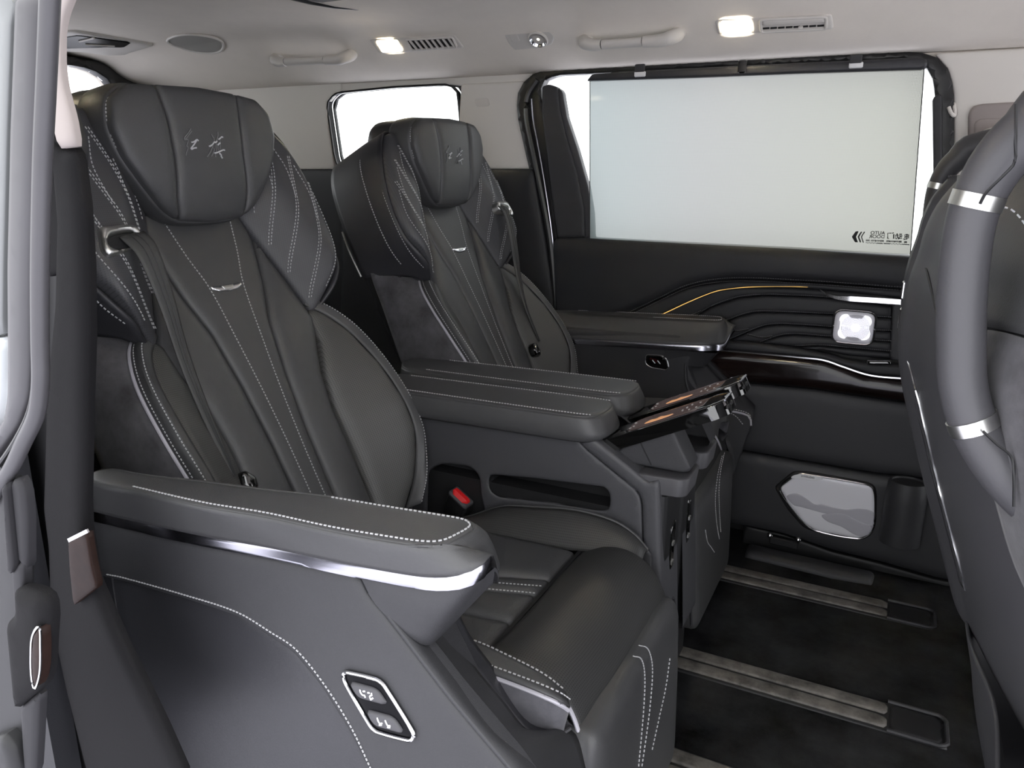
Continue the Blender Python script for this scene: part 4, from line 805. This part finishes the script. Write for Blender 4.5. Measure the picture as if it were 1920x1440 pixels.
    pz = [q[1] for q in pocket]; MB().sweep(Y(CY + .03, [(945, 917), (1040, 922), (1135, 940)]), [(-.012, -.001), (.012, -.001), (.012, .001), (-.012, .001)]).build('pocket_divider', PLASD, t)
    MB().patch([[C1.w(a, b, .0) for a, b in recess], [C1.w(a, b, -.012) for a, b in recess], [C1.w(a * .97 - .02, b, -.04) for a, b in recess]], 60, 6, True, cs=False).fan([C1.w(a * .97 - .02, b, -.04) for a, b in recess]).build('buckle_recess', PLAS, t)
    # slanted front rail of the console and its front column
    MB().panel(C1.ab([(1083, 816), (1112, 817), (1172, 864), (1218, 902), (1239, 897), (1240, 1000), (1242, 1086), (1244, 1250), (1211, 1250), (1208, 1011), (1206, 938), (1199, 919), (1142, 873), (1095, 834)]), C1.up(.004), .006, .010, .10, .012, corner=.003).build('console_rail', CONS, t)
    ct = [(1112, 817), (1172, 864), (1218, 902), (1239, 897)]
    MB().box((-.31, 1.222, .27), (.028, .105, .44), None, .012).build('console_front', PLASD, t)
    sw = MB().panel([(1.21, .30), (1.235, .31), (1.235, .415), (1.21, .405)], FX(-.2955), .002, .003, .004, .008, corner=.003).build('usb_panel', GLOSS, t)
    for zz in (.335, .372): MB().box((-.2925, 1.222, zz), (.002, .012, .006), None, .0).build('usb_socket', SILV, sw)
    MB().panel([(-.84, 1.17), (-.32, 1.17), (-.32, 1.268), (-.84, 1.268)], FZ(.44), 0, .01, .36, .08, corner=0).build('console_core', PLASD, t)
    MB().panel([(-.86, .40), (-.34, .40), (-.34, .478), (-.455, .562), (-.68, .552), (-.86, .552)], Fr((0, 1.269, 0), (1, 0, 0), (0, 0, 1)), 0, .01, .004, .05, corner=0).build('console_back', PLAS, t)
    PC = Fr((-.84, 0, .590), (1, 0, .018), (0, 1, 0))
    ip = [(-.95, 1.205), (-.93, 1.165), (-.86, 1.150), (-.62, 1.147), (-.48, 1.147), (-.443, 1.150), (-.424, 1.166), (-.420, 1.225), (-.437, 1.256), (-.48, 1.262), (-.7, 1.262), (-.9, 1.258)]
    ipl = [((x + .84), y) for x, y in ip]
    ap = MB().panel(resample(ipl, 80, True), PC.up(.006), .003, .012, .003, .014, corner=0).build('console_pad', LEA, t)
    t1 = np.array([PC.w(a, b, .005) for a, b in resample(ipl, 80, True)]); cc = t1.mean(0)
    def sc(k, dz, ex=0.0): return [cc + (p - cc) * np.array([1 + ex, k, 1]) + np.array([ex * .0, 0, dz]) for p in t1]
    MB().patch([sc(1, 0), [p + np.array([.010 * max(0, 1 - abs(p[0] + .40) / .06), 0, 0]) for p in sc(1.06, -.018, .012)], [p + np.array([.012 * max(0, 1 - abs(p[0] + .40) / .06), 0, 0]) for p in sc(1.06, -.034, .02)], sc(.98, -.044, .0)], 80, 10, True, cs=False).build('console_pad_side', LEA, ap, solid=.003)
    m = MB(); m.dashes([PC.w(x + .84, y, .0095) for x, y in resample([(-.86, 1.158), (-.62, 1.1545), (-.46, 1.1545), (-.43, 1.157)], 40)], .0055, .6, .0013); m.dashes([PC.w(x + .84, y, .0095) for x, y in resample([(-.86, 1.252), (-.62, 1.255), (-.46, 1.255), (-.43, 1.252)], 40)], .0055, .6, .0013); m.build('console_stitching', THR, ap, kind='stuff')
    # belt buckle
    bk = Fr(FY(1.150).hit(860, 938), (.78, -.12, -.42), (.30, -.2, .80)); bk = Fr(bk.O, bk.A, np.cross(np.cross(bk.A, bk.B), bk.A))
    bu = MB().box(bk.w(0, -.026, -.006), (.050, .060, .024), np.array([bk.A, bk.B, bk.N]).T, .004).build('belt_buckle', PLASD, t)
    Rk = np.array([bk.A, bk.B, bk.N]).T
    MB().box(bk.w(0, .0035, -.005), (.048, .012, .027), Rk, .004).build('buckle_frame', PLASG, bu)
    MB().box(bk.w(0, .008, -.004), (.040, .014, .019), Rk, .0060).build('release_button', RED, bu, label='red release button')
    # tray / cup holder lip at the console front, and the screen dock
    tr = [(-.405, 1.172), (-.34, 1.160), (-.272, 1.163), (-.262, 1.175), (-.262, 1.245), (-.272, 1.256), (-.36, 1.258), (-.405, 1.25)]
    TF = Fr((0, 0, .520), (1, 0, .02), (0, 1, 0))
    MB().panel(tr, TF, .003, .006, .030, .010, corner=.01, flare=-.06).build('console_tray', PLASG, t)
    MB().panel([(-.40, .53), (-.375, .556), (-.30, .598), (-.262, .528), (-.275, .522), (-.40, .522)], Fr((0, 1.185, 0), (1, 0, 0), (0, 0, 1)), .003, .005, .050, .012, corner=.004).build('screen_dock', PLAS, t)
    MB().sweep([(-.355, 1.1825, .57), (-.33, 1.1825, .526)], [(-.001, -.001), (.001, -.001), (.001, .001), (-.001, .001)]).build('dock_seam', PLASD, t)
    if mirror:                                # the far seat is slid a little further back on its rails, its armrest set lower
        for o in t.children:
            k = o.name.split('.')[0]
            if k in ('armrest_pad', 'chrome_strip', 'armrest_pod', 'inner_switch'): o.location = (-.05, 0, -.028)
            elif k.startswith(('leg_rest', 'cushion', 'seat_cushion', 'seat_track', 'suede_flank', 'cap_', 'side_', 'shell_s', 'shell_p', 'shell_f', 'shell_i', 'switch')): o.location = (-.055, 0, 0)
    MIR[0] = False
    return t
seat('near captain seat in black leather, red buckle and two-switch side panel', 'pair of reclining captain seats', False)
seat('far captain seat in black leather beside the window with the shade', 'pair of reclining captain seats', True)

# ------------------------------------------------------------------ touch-screen handsets standing in their docks
def handset(label, mirror, dx=0.0, dz=0.0):
    e = radians(26); yc = 1.215 if not mirror else 2 * MIDY - 1.215
    B = Fr((-.418 + dx, yc, .556 + dz), (cos(e), 0, sin(e)), (0, 1, 0))
    t = thing('touch_screen_handset', label, 'handset', (-.325 + dx, yc, .58), 'handsets on the centre consoles')
    w, Ln = .041, .222
    o = rounded([(0, -w), (Ln - .02, -w), (Ln, -w + .014), (Ln, w - .014), (Ln - .02, w), (0, w)], .010)
    MB().panel(o, B, .003, .005, .022, .010, corner=0).build('handset_body', GLOSS, t)
    MB().panel([(.045, -w + .005), (.185, -w + .005), (.185, w - .005), (.045, w - .005)], B.up(.0022), .0012, .002, .001, .02, corner=.003).build('screen', SCRP, t)
    g = B.up(.0036)
    MB().panel([(.078, -.022), (.10, -.026), (.124, -.022), (.130, -.014), (.112, -.010), (.104, -.002), (.096, -.010), (.086, -.006)], g, .0006, .002, .0004, .006).build('screen_picture', SCRO, t)
    m = MB()
    for x, y, lx, ly in ((.052, -.024, .004, .003), (.056, -.016, .003, .003), (.051, .010, .004, .003), (.145, -.010, .002, .006), (.150, .002, .002, .006), (.156, .014, .002, .005), (.160, -.022, .002, .005), (.172, .010, .003, .003), (.172, -.020, .003, .003)): m.box(g.w(x, y, .0004), (lx, ly, .0006), np.array([g.A, g.B, g.N]).T)
    m.build('screen_icons', SCRW, t, kind='stuff')
    MB().tube([B.w(a, b, .001) for a, b in ((.13, -w - .0005), (.195, -w - .0005))], .0011, 6).build('side_glint_strip', CHRD, t)
    MB().tube([B.w(a, b, .001) for a, b in ((Ln - .001, -w + .016), (Ln - .001, w - .016))], .0016, 6).build('end_bar', CHRD, t)
    for b in (-.026, .0): MB().box(B.w(Ln + .0005, b, -.010), (.003, .014, .006), np.array([B.A, B.B, B.N]).T, .001).build('end_button', PLASD, t)
handset('black touch-screen handset on the nearer centre console, orange picture on its screen', False)
handset('black touch-screen handset on the farther centre console, behind the other', True)

# ------------------------------------------------------------------ pull-down sunshade over the far window
f = FY(2.040); so_px = [(1106, 150), (1106, 446), (1400, 461), (1707, 477), (1732, 129), (1400, 139)]
sd = thing('sun_shade', 'pale perforated sun shade hooked over the far sliding door window', 'sunshade', (-.4, 2.04, 1.17))
sab = f.ab([(1106, 146), (1106, 447), (1300, 458), (1500, 467), (1707, 477), (1733, 127), (1500, 134), (1300, 140)])
MB().panel(sab, f, 0, .01, 0, .05, corner=0).build('shade_cloth', SHADE, sd)
MB().tube([f.w(a, b) for a, b in f.ab([(1106, 150), (1106, 447)])], .0013, 6).build('side_hem', RUB, sd)
MB().tube([f.w(a, b) for a, b in f.ab([(1733, 128), (1707, 477)])], .0013, 6).build('side_hem', RUB, sd)
tr_ = f.ab([(1101, 152), (1112, 139), (1190, 134), (1400, 123), (1600, 114), (1722, 108), (1738, 112), (1740, 124), (1730, 131), (1500, 138), (1300, 146)])
MB().panel(tr_, f.up(.004), .006, .008, .016, .010, corner=.002).build('top_rail', LEAD, sd)
for u, v in ((1200, 128), (1605, 111)):
    c = f.hit(u, v, .014); MB().box(c, (.026, .008, .020), None, .002).build('hook', PLAS, sd)
    c = f.hit(u, v + 11, .014); MB().box(c, (.030, .006, .013), None, .002).build('hook_tab', M('white_hook_tab', (.8, .8, .8), .4), sd)
lc = f.hit(1392, 125, .014); MB().box(lc, (.022, .010, .030), None, .003).build('latch', GLOSS, sd)
# print on the cloth, seen from behind: three chevrons and mirrored lettering
g = f.up(.0012)
def k6(p): return g.ab([(1580 + x / 12, 410 + y / 12) for x, y in p])
INK = M('dark_print', (.02, .02, .02), .8)
for p in ([(205, 405), (295, 285), (365, 280), (298, 410), (345, 530), (275, 530)], [(335, 405), (410, 290), (445, 290), (372, 410), (420, 535), (388, 540)], [(410, 405), (480, 290), (512, 290), (432, 408), (480, 545), (455, 545)]):
    MB().panel(k6(p), g, .0004, .001, .0003, .01, corner=.0006).build('chevron_print', INK, sd)
sl = np.array(k6([(560, 355), (950, 360)])); ax = g.w(*sl[1]) - g.w(*sl[0])
GF = Fr(g.w(*sl[0]), ax, np.cross((0, -1, 0), ax))
def glen(p, q): a, b = np.array(k6([p, q])); return np.linalg.norm(a - b)
def put(body, px, hpx, wide=1.0):
    a, b = k6([px])[0]; p = g.w(a, b) - GF.O; return text('shade_lettering', body, GF, p @ GF.A, p @ GF.B, hpx, INK, sd, True, bold=hpx * .02)
put('AUTO', (950, 358), .0112); put('DOOR', (945, 442), .0112)
GL = (((1505, 1375, 345, 472), [[(.15, .85), (.82, .85), (.82, .3), (.15, .3), (.15, .85)], [(.15, .58), (.82, .58)], [(.48, 1.0), (.48, .05), (.98, .05), (.98, .2)]]),
      ((1345, 1185, 332, 462), [[(.06, .84), (.44, .84)], [(.0, .56), (.5, .56)], [(.28, .56), (.1, .12), (.46, .16)], [(.38, .36), (.5, .06)], [(.55, .70), (.96, .70), (.9, .06), (.76, .08)], [(.75, 1.0), (.72, .5), (.52, .0)]]),
      ((1165, 1000, 312, 452), [[(.12, 1.0), (.28, .84)], [(.10, .74), (.10, .0)], [(.40, .9), (.92, .9), (.92, .04), (.74, .02)]]))
for (xr, xl, yt, yb), S in GL:                # the three big characters, back to front like the rest
    m = MB()
    for p in S: m.tube([g.w(*q) for q in k6([(xr - x * (xr - xl), yb - y * (yb - yt)) for x, y in p])], .0013, 5, smooth=False)
    m.build('shade_lettering', INK, sd, kind='stuff')
m = MB()
for x0, x1, y, h in ((530, 600, 490, 40), (640, 735, 495, 40), (745, 840, 500, 38), (860, 920, 502, 40), (985, 1050, 508, 40), (1065, 1150, 512, 38), (1165, 1240, 515, 38), (1265, 1320, 518, 40), (1390, 1440, 528, 40)):
    for i in range(4):
        xx = x0 + (x1 - x0) * i / 3; a = k6([(xx, y - h / 2), (xx, y + h / 2)]); m.tube([g.w(*a[0]), g.w(*a[1])], .0007, 4)
    a = k6([(x0, y - 8), (x1, y - 8)]); m.tube([g.w(*a[0]), g.w(*a[1])], .0006, 4)
for x0, x1 in ((520, 750), (770, 880), (920, 1040), (1060, 1300), (1330, 1480)):
    for i in range(8):
        xx = x0 + (x1 - x0) * i / 7; y = 540 + (xx - 520) * .045; a = k6([(xx, y), (xx + 22, y + (7 if i % 2 else -5))]); m.tube([g.w(*a[0]), g.w(*a[1])], .0010, 4)
m.build('small_print', INK, sd, kind='stuff')

# ------------------------------------------------------------------ roof fittings
def grab(label, A_, B_, back):
    c = (np.array(A_) + np.array(B_)) / 2
    t = thing('grab_handle', label, 'grab handle', c, 'roof grab handles')
    A_, B_ = np.array(A_), np.array(B_); d = (B_ - A_) / np.linalg.norm(B_ - A_); N = HS.N; Bv = HS.B; L = np.linalg.norm(B_ - A_)
    up_ = .036
    a1, b1 = A_ + d * .075 + N * up_, B_ - d * .10 + N * up_
    MB().tube([a1, b1], .0125, 12, n=8, upv=N, flat=.8).build('grip', HEADP, t)
    for P_, s, k in ((A_, 1, .073), (B_, -1, .098)):
        e = P_ + d * s * k + N * up_
        pth = [P_ + d * s * .026 - Bv * .014 + N * -.004, P_ + d * s * .020 - Bv * .008 + N * .014, P_ + d * s * .030 + N * .028, P_ + d * s * .05 + N * .035, e]
        n = 16; MB().tube(pth, .0145, 14, n=n, upv=Bv, flat=1.0, scale=[1.25 - .35 * i / (n - 1) for i in range(n)]).build('handle_end', HEADP, t)
        MB().tube([e - d * s * .001, e + d * s * .005], .0118, 12, upv=N, flat=.8).build('joint_ring', GLOSS, t)
g1 = [HS.hit(508, 100), HS.hit(668, 92)]; g2 = [HS.hit(1083, 66), HS.hit(1287, 50)]
grab('beige roof grab handle at the back, above the small rear side window', *g1, 0)
grab('beige roof grab handle above the front edge of the middle pillar', *g2, 0)
def lampvent(label, outer, lens, vent, nsl, openv, near=False):
    H2 = (HN if near else HS).up(.004); HF = HS.up(.004)
    def fit(p): return [(-a, b) for a, b in HF.ab(p)] if near else HF.ab(p)
    o = fit(outer); c = HS.w(*np.mean(o, 0))
    t = thing('dome_light_vent', label, 'lamp', c, 'side roof lamps with air vents')
    MB().panel(o, H2, .004, .006, .010, .008, corner=.006).build('bezel', HEADP, t)
    l = fit(lens); MB().panel(l, H2.up(.0035), .004, .006, .004, .006, corner=.006).build('lamp_lens', LAMP, t)
    v = fit(vent); vm = MB().tube([H2.w(a, b, .006) for a, b in rounded(v, .006)], .0035, 8, True, 60).build('vent_frame', HEADP, t)
    MB().panel(v, H2.up(.0045), .0008, .004, .001, .01, corner=.005).build('vent_duct', PLASD if openv else HEADP, vm)
    v = np.array(v); a, b, c_, d_ = v
    for i in range(nsl):
        q = (i + .7) / (nsl + .4); tp = a + (b - a) * q; bt = d_ + (c_ - d_) * q
        if openv: MB().sweep([H2.w(*(tp * .93 + bt * .07), .007), H2.w(*(tp * .07 + bt * .93 + np.array((.006, 0))), .007)], [(-.0022, -.003), (.0022, -.003), (.0022, .003), (-.0022, .003)], H2.N).build('vent_slat', HEADP, vm)
        else: MB().box(H2.w(*(tp * .30 + bt * .70), .0062), (.014, .003, .004), np.array([H2.A, H2.B, H2.N]).T).build('vent_slot', PLASD, vm)
    if not openv:
        MB().panel([tuple(a * .96 + c_ * .04), tuple(b * .96 + d_ * .04), tuple(b * .5 + c_ * .5), tuple(a * .5 + d_ * .5)], H2.up(.005), .004, .006, .002, .008, corner=.003).build('vent_flap', HEADP, vm)
        MB().box(H2.w(*(v.mean(0) + (b - a) * .12 - (a - d_) * .2), .009), (.010, .005, .006), np.array([H2.A, H2.B, H2.N]).T, .001).build('vent_tab', BEIGE, vm)
    # the bulb behind the lens
    ld = bpy.data.lights.new('dome_bulb', 'AREA'); ld.shape = 'RECTANGLE'; ld.size = .045; ld.size_y = .022; ld.spread = radians(125); ld.energy = 4.5; ld.color = (1, .90, .73)
    lo = bpy.data.objects.new('dome_bulb', ld); COL.objects.link(lo); lo.parent = t
    ctr = H2.w(*np.mean(l, 0), .014) - np.array(t.location)
    lo.matrix_local = Matrix([[H2.A[i], H2.B[i], H2.N[i], ctr[i]] for i in range(3)] + [[0, 0, 0, 1]])
lampvent('lit roof lamp with an open slatted vent above the rear side window', [(692, 72), (853, 63), (871, 89), (712, 100)], [(705, 74), (746, 72), (757, 94), (717, 96)], [(762, 71), (849, 66), (858, 85), (774, 91)], 8, True)
lampvent('unseen roof lamp added on the near side to brighten the cabin, behind the open door', [(692, 72), (853, 63), (871, 89), (712, 100)], [(705, 74), (746, 72), (757, 94), (717, 96)], [(762, 71), (849, 66), (858, 85), (774, 91)], 8, True, True)  # out of view: twin of the rear lamp, added as fill for the dark cabin
lampvent('lit roof lamp with a closed vent flap above the shaded window', [(1340, 36), (1560, 25), (1563, 54), (1346, 64)], [(1351, 37), (1408, 35), (1411, 58), (1354, 60)], [(1426, 33), (1550, 27), (1550, 50), (1428, 56)], 8, False)
lampvent('unseen roof lamp added on the near side to brighten the cabin, above the open door', [(1340, 36), (1560, 25), (1563, 54), (1346, 64)], [(1351, 37), (1408, 35), (1411, 58), (1354, 60)], [(1426, 33), (1550, 27), (1550, 50), (1428, 56)], 8, False, True)  # second unseen twin, added on the near side to lift the interior light
# reading lamp between the handles
H2 = HS.up(.003); o = H2.ab([(940, 57), (1010, 52), (1032, 56), (1041, 68), (1036, 82), (1015, 89), (965, 93), (955, 82)])
rl = thing('reading_lamp', 'round chrome reading spot lamp in a beige bezel between the grab handles', 'lamp', HS.w(*np.mean(o, 0)))
MB().panel(o, H2, .003, .006, .008, .008, corner=.005).build('bezel', HEADP, rl)
sw_ = H2.ab([(953, 64), (970, 62), (976, 75), (960, 77)]); MB().panel(sw_, H2.up(.0028), .0012, .002, .002, .006, corner=.002).build('push_switch', HEADP, rl)
c2_ = H2.ab([(1010, 71)])[0]; RF = Fr(H2.w(*c2_, .002), H2.A, H2.B)
MB().lathe([(.026, 0), (.027, .004), (.0235, .006), (.0215, .003)], RF, 36).build('lamp_ring', HEADP, rl)
MB().lathe([(.0215, .0035), (.017, -.003), (.008, -.010), (.0, -.011)], RF.up(.006), 36).build('reflector', CHR, rl)
MB().lathe([(.006, .0), (.006, .004), (.003, .007), (0, .008)], RF.up(-.003), 16).build('bulb', M('bulb_glow', (.9, .9, .85), .4, emis=((1, .9, .72), 3)), rl)
# oval loudspeaker and rear air outlet in the headliner
RQ = Fr((0, 1.86, 1.364), (1, 0, 0), (0, -1, .10))
RD = Fr((0, 0, 1.39), (1, 0, 0), (0, -1, 0))                    # looking up at the headliner; relief follows its curve
def ceilz(x, y): return float(np.interp(y, [p[0] for p in prof], [p[1] for p in prof])) + float(np.interp(x, [-2.57, -2.35, -2.1, -1.9], [-.05, -.016, -.004, 0])) * (1 if .5 < y < 2.03 else 0)
def rbase(d): return lambda a, b: 1.39 - ceilz(a, -b) + d
def rab(p): return [(q[0], -q[1]) for q in (RQ.hit(u, v) for u, v in p)]
o = rab([(315, 87), (330, 79), (362, 77), (400, 82), (419, 90), (410, 96), (375, 98), (335, 95)]); c = np.mean(o, 0)
os_ = thing('roof_speaker', 'oval cloth covered loudspeaker patch in the rear headliner', 'speaker', (c[0], -c[1], ceilz(c[0], -c[1])))
MB().panel(o, RD, .003, .02, .012, .015, base=rbase(.006)).build('speaker_cloth', SPKM, os_)
oo = resample(o, 60, True); MB().tube([RD.w(a, b, rbase(.007)(a, b)) for a, b in oo], .004, 6, True).build('speaker_rim', HEADP, os_)
o = rab([(100, 58), (142, 60), (240, 82), (290, 92), (235, 102), (200, 99), (100, 82)]); c = np.mean(o, 0)
rv = thing('rear_air_outlet', 'open slatted air outlet in the headliner by the tailgate window', 'vent', (c[0], -c[1], ceilz(c[0], -c[1])))
MB().panel(o, RD, .005, .02, .012, .015, corner=.01, base=rbase(.006)).build('bezel', HEADP, rv)
MB().panel(rab([(110, 67), (146, 64), (246, 84), (232, 90), (190, 88), (110, 79)]), RD, .001, .01, .003, .02, corner=.008, base=rbase(.0125)).build('duct', BLK, rv)
for p in ([(148, 73), (176, 69)], [(160, 79), (215, 86)]):
    MB().tube([RD.w(a, b, rbase(.015)(a, b)) for a, b in resample(rab(p), 6)], .003, 6).build('vent_vane', HEADP, rv)
o = Fr((0, 1.75, 1.40), (1, 0, 0), (0, -1, 0)).ab([(1565, -12), (1592, 6), (1640, 8), (1690, 4), (1712, -14)]); RQ2 = Fr((0, 1.75, 1.40), (1, 0, 0), (0, -1, 0))
oc = thing('roof_console', 'edge of the beige roof console at the top of the picture', 'console', RQ2.w(*np.mean(o, 0)))
MB().panel(o + [(o[-1][0], o[-1][1] + .15), (o[0][0], o[0][1] + .15)], RQ2, .014, .015, .006, .015, corner=.01).build('console_shell', HEADP, oc)
q = RQ2.ab([(1600, -4), (1612, 5), (1680, 3), (1694, -6)]); MB().panel(q, RQ2.up(.014), .004, .006, .002, .01, corner=.004).build('console_lid', BEIGE, oc)
# coat hook and belt anchor plate on the front pillar
f = FY(2.078)
MB_ = MB().tube([f.w(a, b, n) for (a, b), n in zip(f.ab([(1778, 202), (1783, 214), (1789, 217), (1789, 200), (1789, 195)]), (.020, .022, .012, .006, -.004))], .0042, 8, n=20)
tag(MB_.build('coat_hook', BEIGE), 'small beige coat hook on the pillar beside the shaded window', 'hook')
ba = thing('belt_anchor_plate', 'beige belt anchor cover on the front pillar behind the large grey handle', 'cover', f.hit(1870, 250))
MB().panel(f.ab([(1815, 215), (1822, 200), (1840, 195), (1960, 188), (1960, 330), (1815, 320)]), f, .005, .008, .006, .012, corner=.006).build('cover_plate', PINKB, ba)
MB().panel(f.ab([(1826, 230), (1835, 223), (1940, 218), (1940, 300), (1826, 296)]), f.up(.004), .003, .006, .004, .012, corner=.005).build('slide_plate', PINKB, ba)
MB().tube([f.w(a, b, n) for (a, b), n in zip(f.ab([(1836, 300), (1840, 258), (1856, 248), (1880, 246)]), (.012, .022, .024, .024))], .009, 8, n=20).build('belt_loop', HEADP, ba)

# ------------------------------------------------------------------ front seats, seen from behind, each with a large loop handle
def front_seat(label, mirror):
    MIR[0] = mirror
    t = thing('front_seat', label, 'seat', (.30, .9, 0), 'pair of front seats')
    S1 = Y(1.14, [(1810, 330), (1766, 382), (1742, 430), (1731, 470), (1713, 520), (1698, 580), (1692, 640), (1697, 700), (1713, 780), (1736, 880), (1761, 980), (1786, 1080), (1803, 1135), (1824, 1156)])
    def shift(dx, y, k=0.0): return [np.array((p[0] + dx + k * (p[2] - .7), y, p[2])) for p in S1]
    up_i, lo_i = 4, 4
    C0 = shift(.10, 1.165); C1 = S1; C2 = shift(.013, 1.06); C3 = shift(.045, .90); C4 = shift(.088, .745); C5 = shift(.125, .67); C6 = shift(.22, .645)
    MB().patch([C0, C1, C2, C3, C4, C5, C6], 60, 40).build('back_shell', PLASG, t, solid=.004, label='grey rear shell of the backrest')
    zs = np.array([p[2] for p in S1])[::-1]; xs_ = np.array([p[0] for p in S1])[::-1]
    def hit(u, v, off=.004):                   # where the sight line meets the shell
        for yy in np.linspace(.66, 1.139, 480):
            p = FY(yy).hit(u, v); q = np.interp(p[2], zs, xs_) + np.interp(yy, [.67, .745, .90, 1.06, 1.14], [.125, .088, .045, .013, 0])
            if p[0] >= q: break
        return FY(yy - .004).hit(u, v) + np.array((-off, 0, 0))
    def HL(p, off=.004, n=10): return [hit(u, v, off) for u, v in resample(p, n)]
    MB().patch([HL([(1806, 330), (1800, 420), (1802, 520), (1812, 606)]), HL([(1880, 330), (1870, 420), (1868, 520), (1872, 614)], .010), HL([(1985, 330), (1985, 420), (1985, 520), (1985, 640)], .006)], 24, 14).build('back_upholstery', LEA, t, solid=.006)
    MB().patch([HL([(1818, 616), (1838, 760), (1864, 880), (1884, 950), (1910, 1040), (1940, 1110)]), HL([(1900, 624), (1910, 760), (1925, 880), (1940, 950), (1955, 1040), (1970, 1110)], .009), HL([(1985, 650), (1990, 760), (1995, 880), (2000, 950), (2005, 1040), (2010, 1110)], .006)], 24, 14).build('back_pocket', SUEDE, t, solid=.006)
    MB().tube(HL([(1700, 655), (1712, 690), (1727, 752), (1754, 870), (1782, 980), (1808, 1078), (1815, 1108)], .003, 24), .0016, 6, n=50).build('chrome_line', CHR, t)
    MB().tube(HL([(1703, 700), (1716, 740), (1742, 850), (1770, 960), (1797, 1065), (1806, 1098), (1815, 1108)], .002, 24), .0013, 6, n=50).build('trim_edge', PLASD, t)
    MB().tube(HL([(1737, 492), (1744, 520), (1757, 575), (1768, 625), (1790, 680)], .001, 16), .0024, 6, n=30).build('shell_joint', PLASD, t)
    MB().box(FY(1.13).hit(1697, 598) + np.array((-.004, 0, 0)), (.007, .02, .030), None, .002).build('release_lever', CHR, t)
    # seat base under the backrest
    bs = YV([(1822, 1150, 1.10), (1832, 1220, 1.10), (1838, 1290, 1.10), (1850, 1360, 1.10), (1868, 1452, 1.10)])
    MB().patch([[p + np.array((.12, .03, 0)) for p in bs], bs, [p + np.array((.01, -.2, 0)) for p in bs], [p + np.array((.02, -.42, 0)) for p in bs], [p + np.array((.2, -.43, 0)) for p in bs]], 30, 24).build('seat_base', PLASG, t, solid=.004)
    MB().box((.46, .90, .28), (.42, .46, .22), None, .05).build('seat_cushion', LEA, t)
    MB().box((.46, .90, .08), (.40, .40, .16), None, .02).build('seat_frame', PLASD, t)
    front = [[p + np.array((.16, 0, 0)) for p in c] for c in (C1, C2, C3, C4, C5)]
    MB().patch(front, 30, 20, flip=True).build('backrest', LEA, t, solid=.02)
    hb = Fr((.34, .90, 1.10), (0, -1, 0), (-.1, 0, 1))
    MB().panel([(-.14, -.07), (.14, -.07), (.15, .06), (.10, .10), (-.10, .10), (-.15, .06)], hb, .03, .04, .07, .02, corner=.03).build('headrest', LEA, t)
    MB().box((.38, .90, 1.0), (.03, .14, .10), None, .008).build('headrest_post', PLASD, t)
    # the loop handle on the rear face
    hp_ = YV([(1985, 195, .745), (1930, 248, .745), (1893, 280, .745), (1858, 325, .745), (1828, 388, .745), (1812, 460, .745), (1803, 560, .745), (1802, 650, .745), (1805, 720, .745), (1824, 792, .745), (1852, 842, .745), (1888, 888, .745), (1928, 925, .745), (1985, 965, .745)])
    hp_ = [p for p in hp_]; a0 = hp_[0] + np.array((.10, .02, .02)); a1 = hp_[-1] + np.array((.10, .02, -.05))
    path = [a0] + hp_ + [a1]; n = 70; rs = resample(path, n)
    kz = [np.linalg.norm(rs[i] - FY(.745).hit(1803, 590)) for i in range(n)]; sc_ = [1.0 + .75 * sm((q - .07) / .24) for q in kz]
    hd = MB().tube(rs, .0190, 18, upv=(0, 1, 0), flat=1.05, scale=sc_).build('loop_handle', PLASG, t, label='grey loop handle')
    for u, v in ((1828, 386), (1826, 795)):
        c = FY(.745).hit(u, v); k = min(range(n), key=lambda i: np.linalg.norm(rs[i] - c)); d = rs[k + 1] - rs[k - 1]; d /= np.linalg.norm(d)
        MB().tube([rs[k] - d * .006, rs[k] + d * .006], .0200 * sc_[k], 18, upv=(0, 1, 0), flat=1.05).build('chrome_ring', SILV, hd)
    off = np.array((-.006, -.0205, 0)) * 1.12
    for seg in ([(1905, 195, .711), (1904, 262, .711), (1902, 305, .714), (1880, 330, .715), (1850, 360, .719), (1838, 382, .722)], [(1843, 808, .721), (1868, 832, .718), (1896, 856, .716), (1901, 890, .713), (1901, 950, .711)]):
        MB().tube(YV(seg), .0012, 5, n=24).build('handle_seam', PLASD, hd)
    m = MB(); m.dashes(YV([(1880, 388, .80), (1895, 392, .80), (1910, 405, .80), (1925, 425, .80)]), .006, .6, .0014, (-1, 0, 0)); m.build('stitching', THR, t, kind='stuff')
    MIR[0] = False
    return t
front_seat('near front seat seen from behind, large grey loop handle filling the right edge', False)
front_seat('far front seat mostly hidden, only its dark loop handle showing by the window', True)
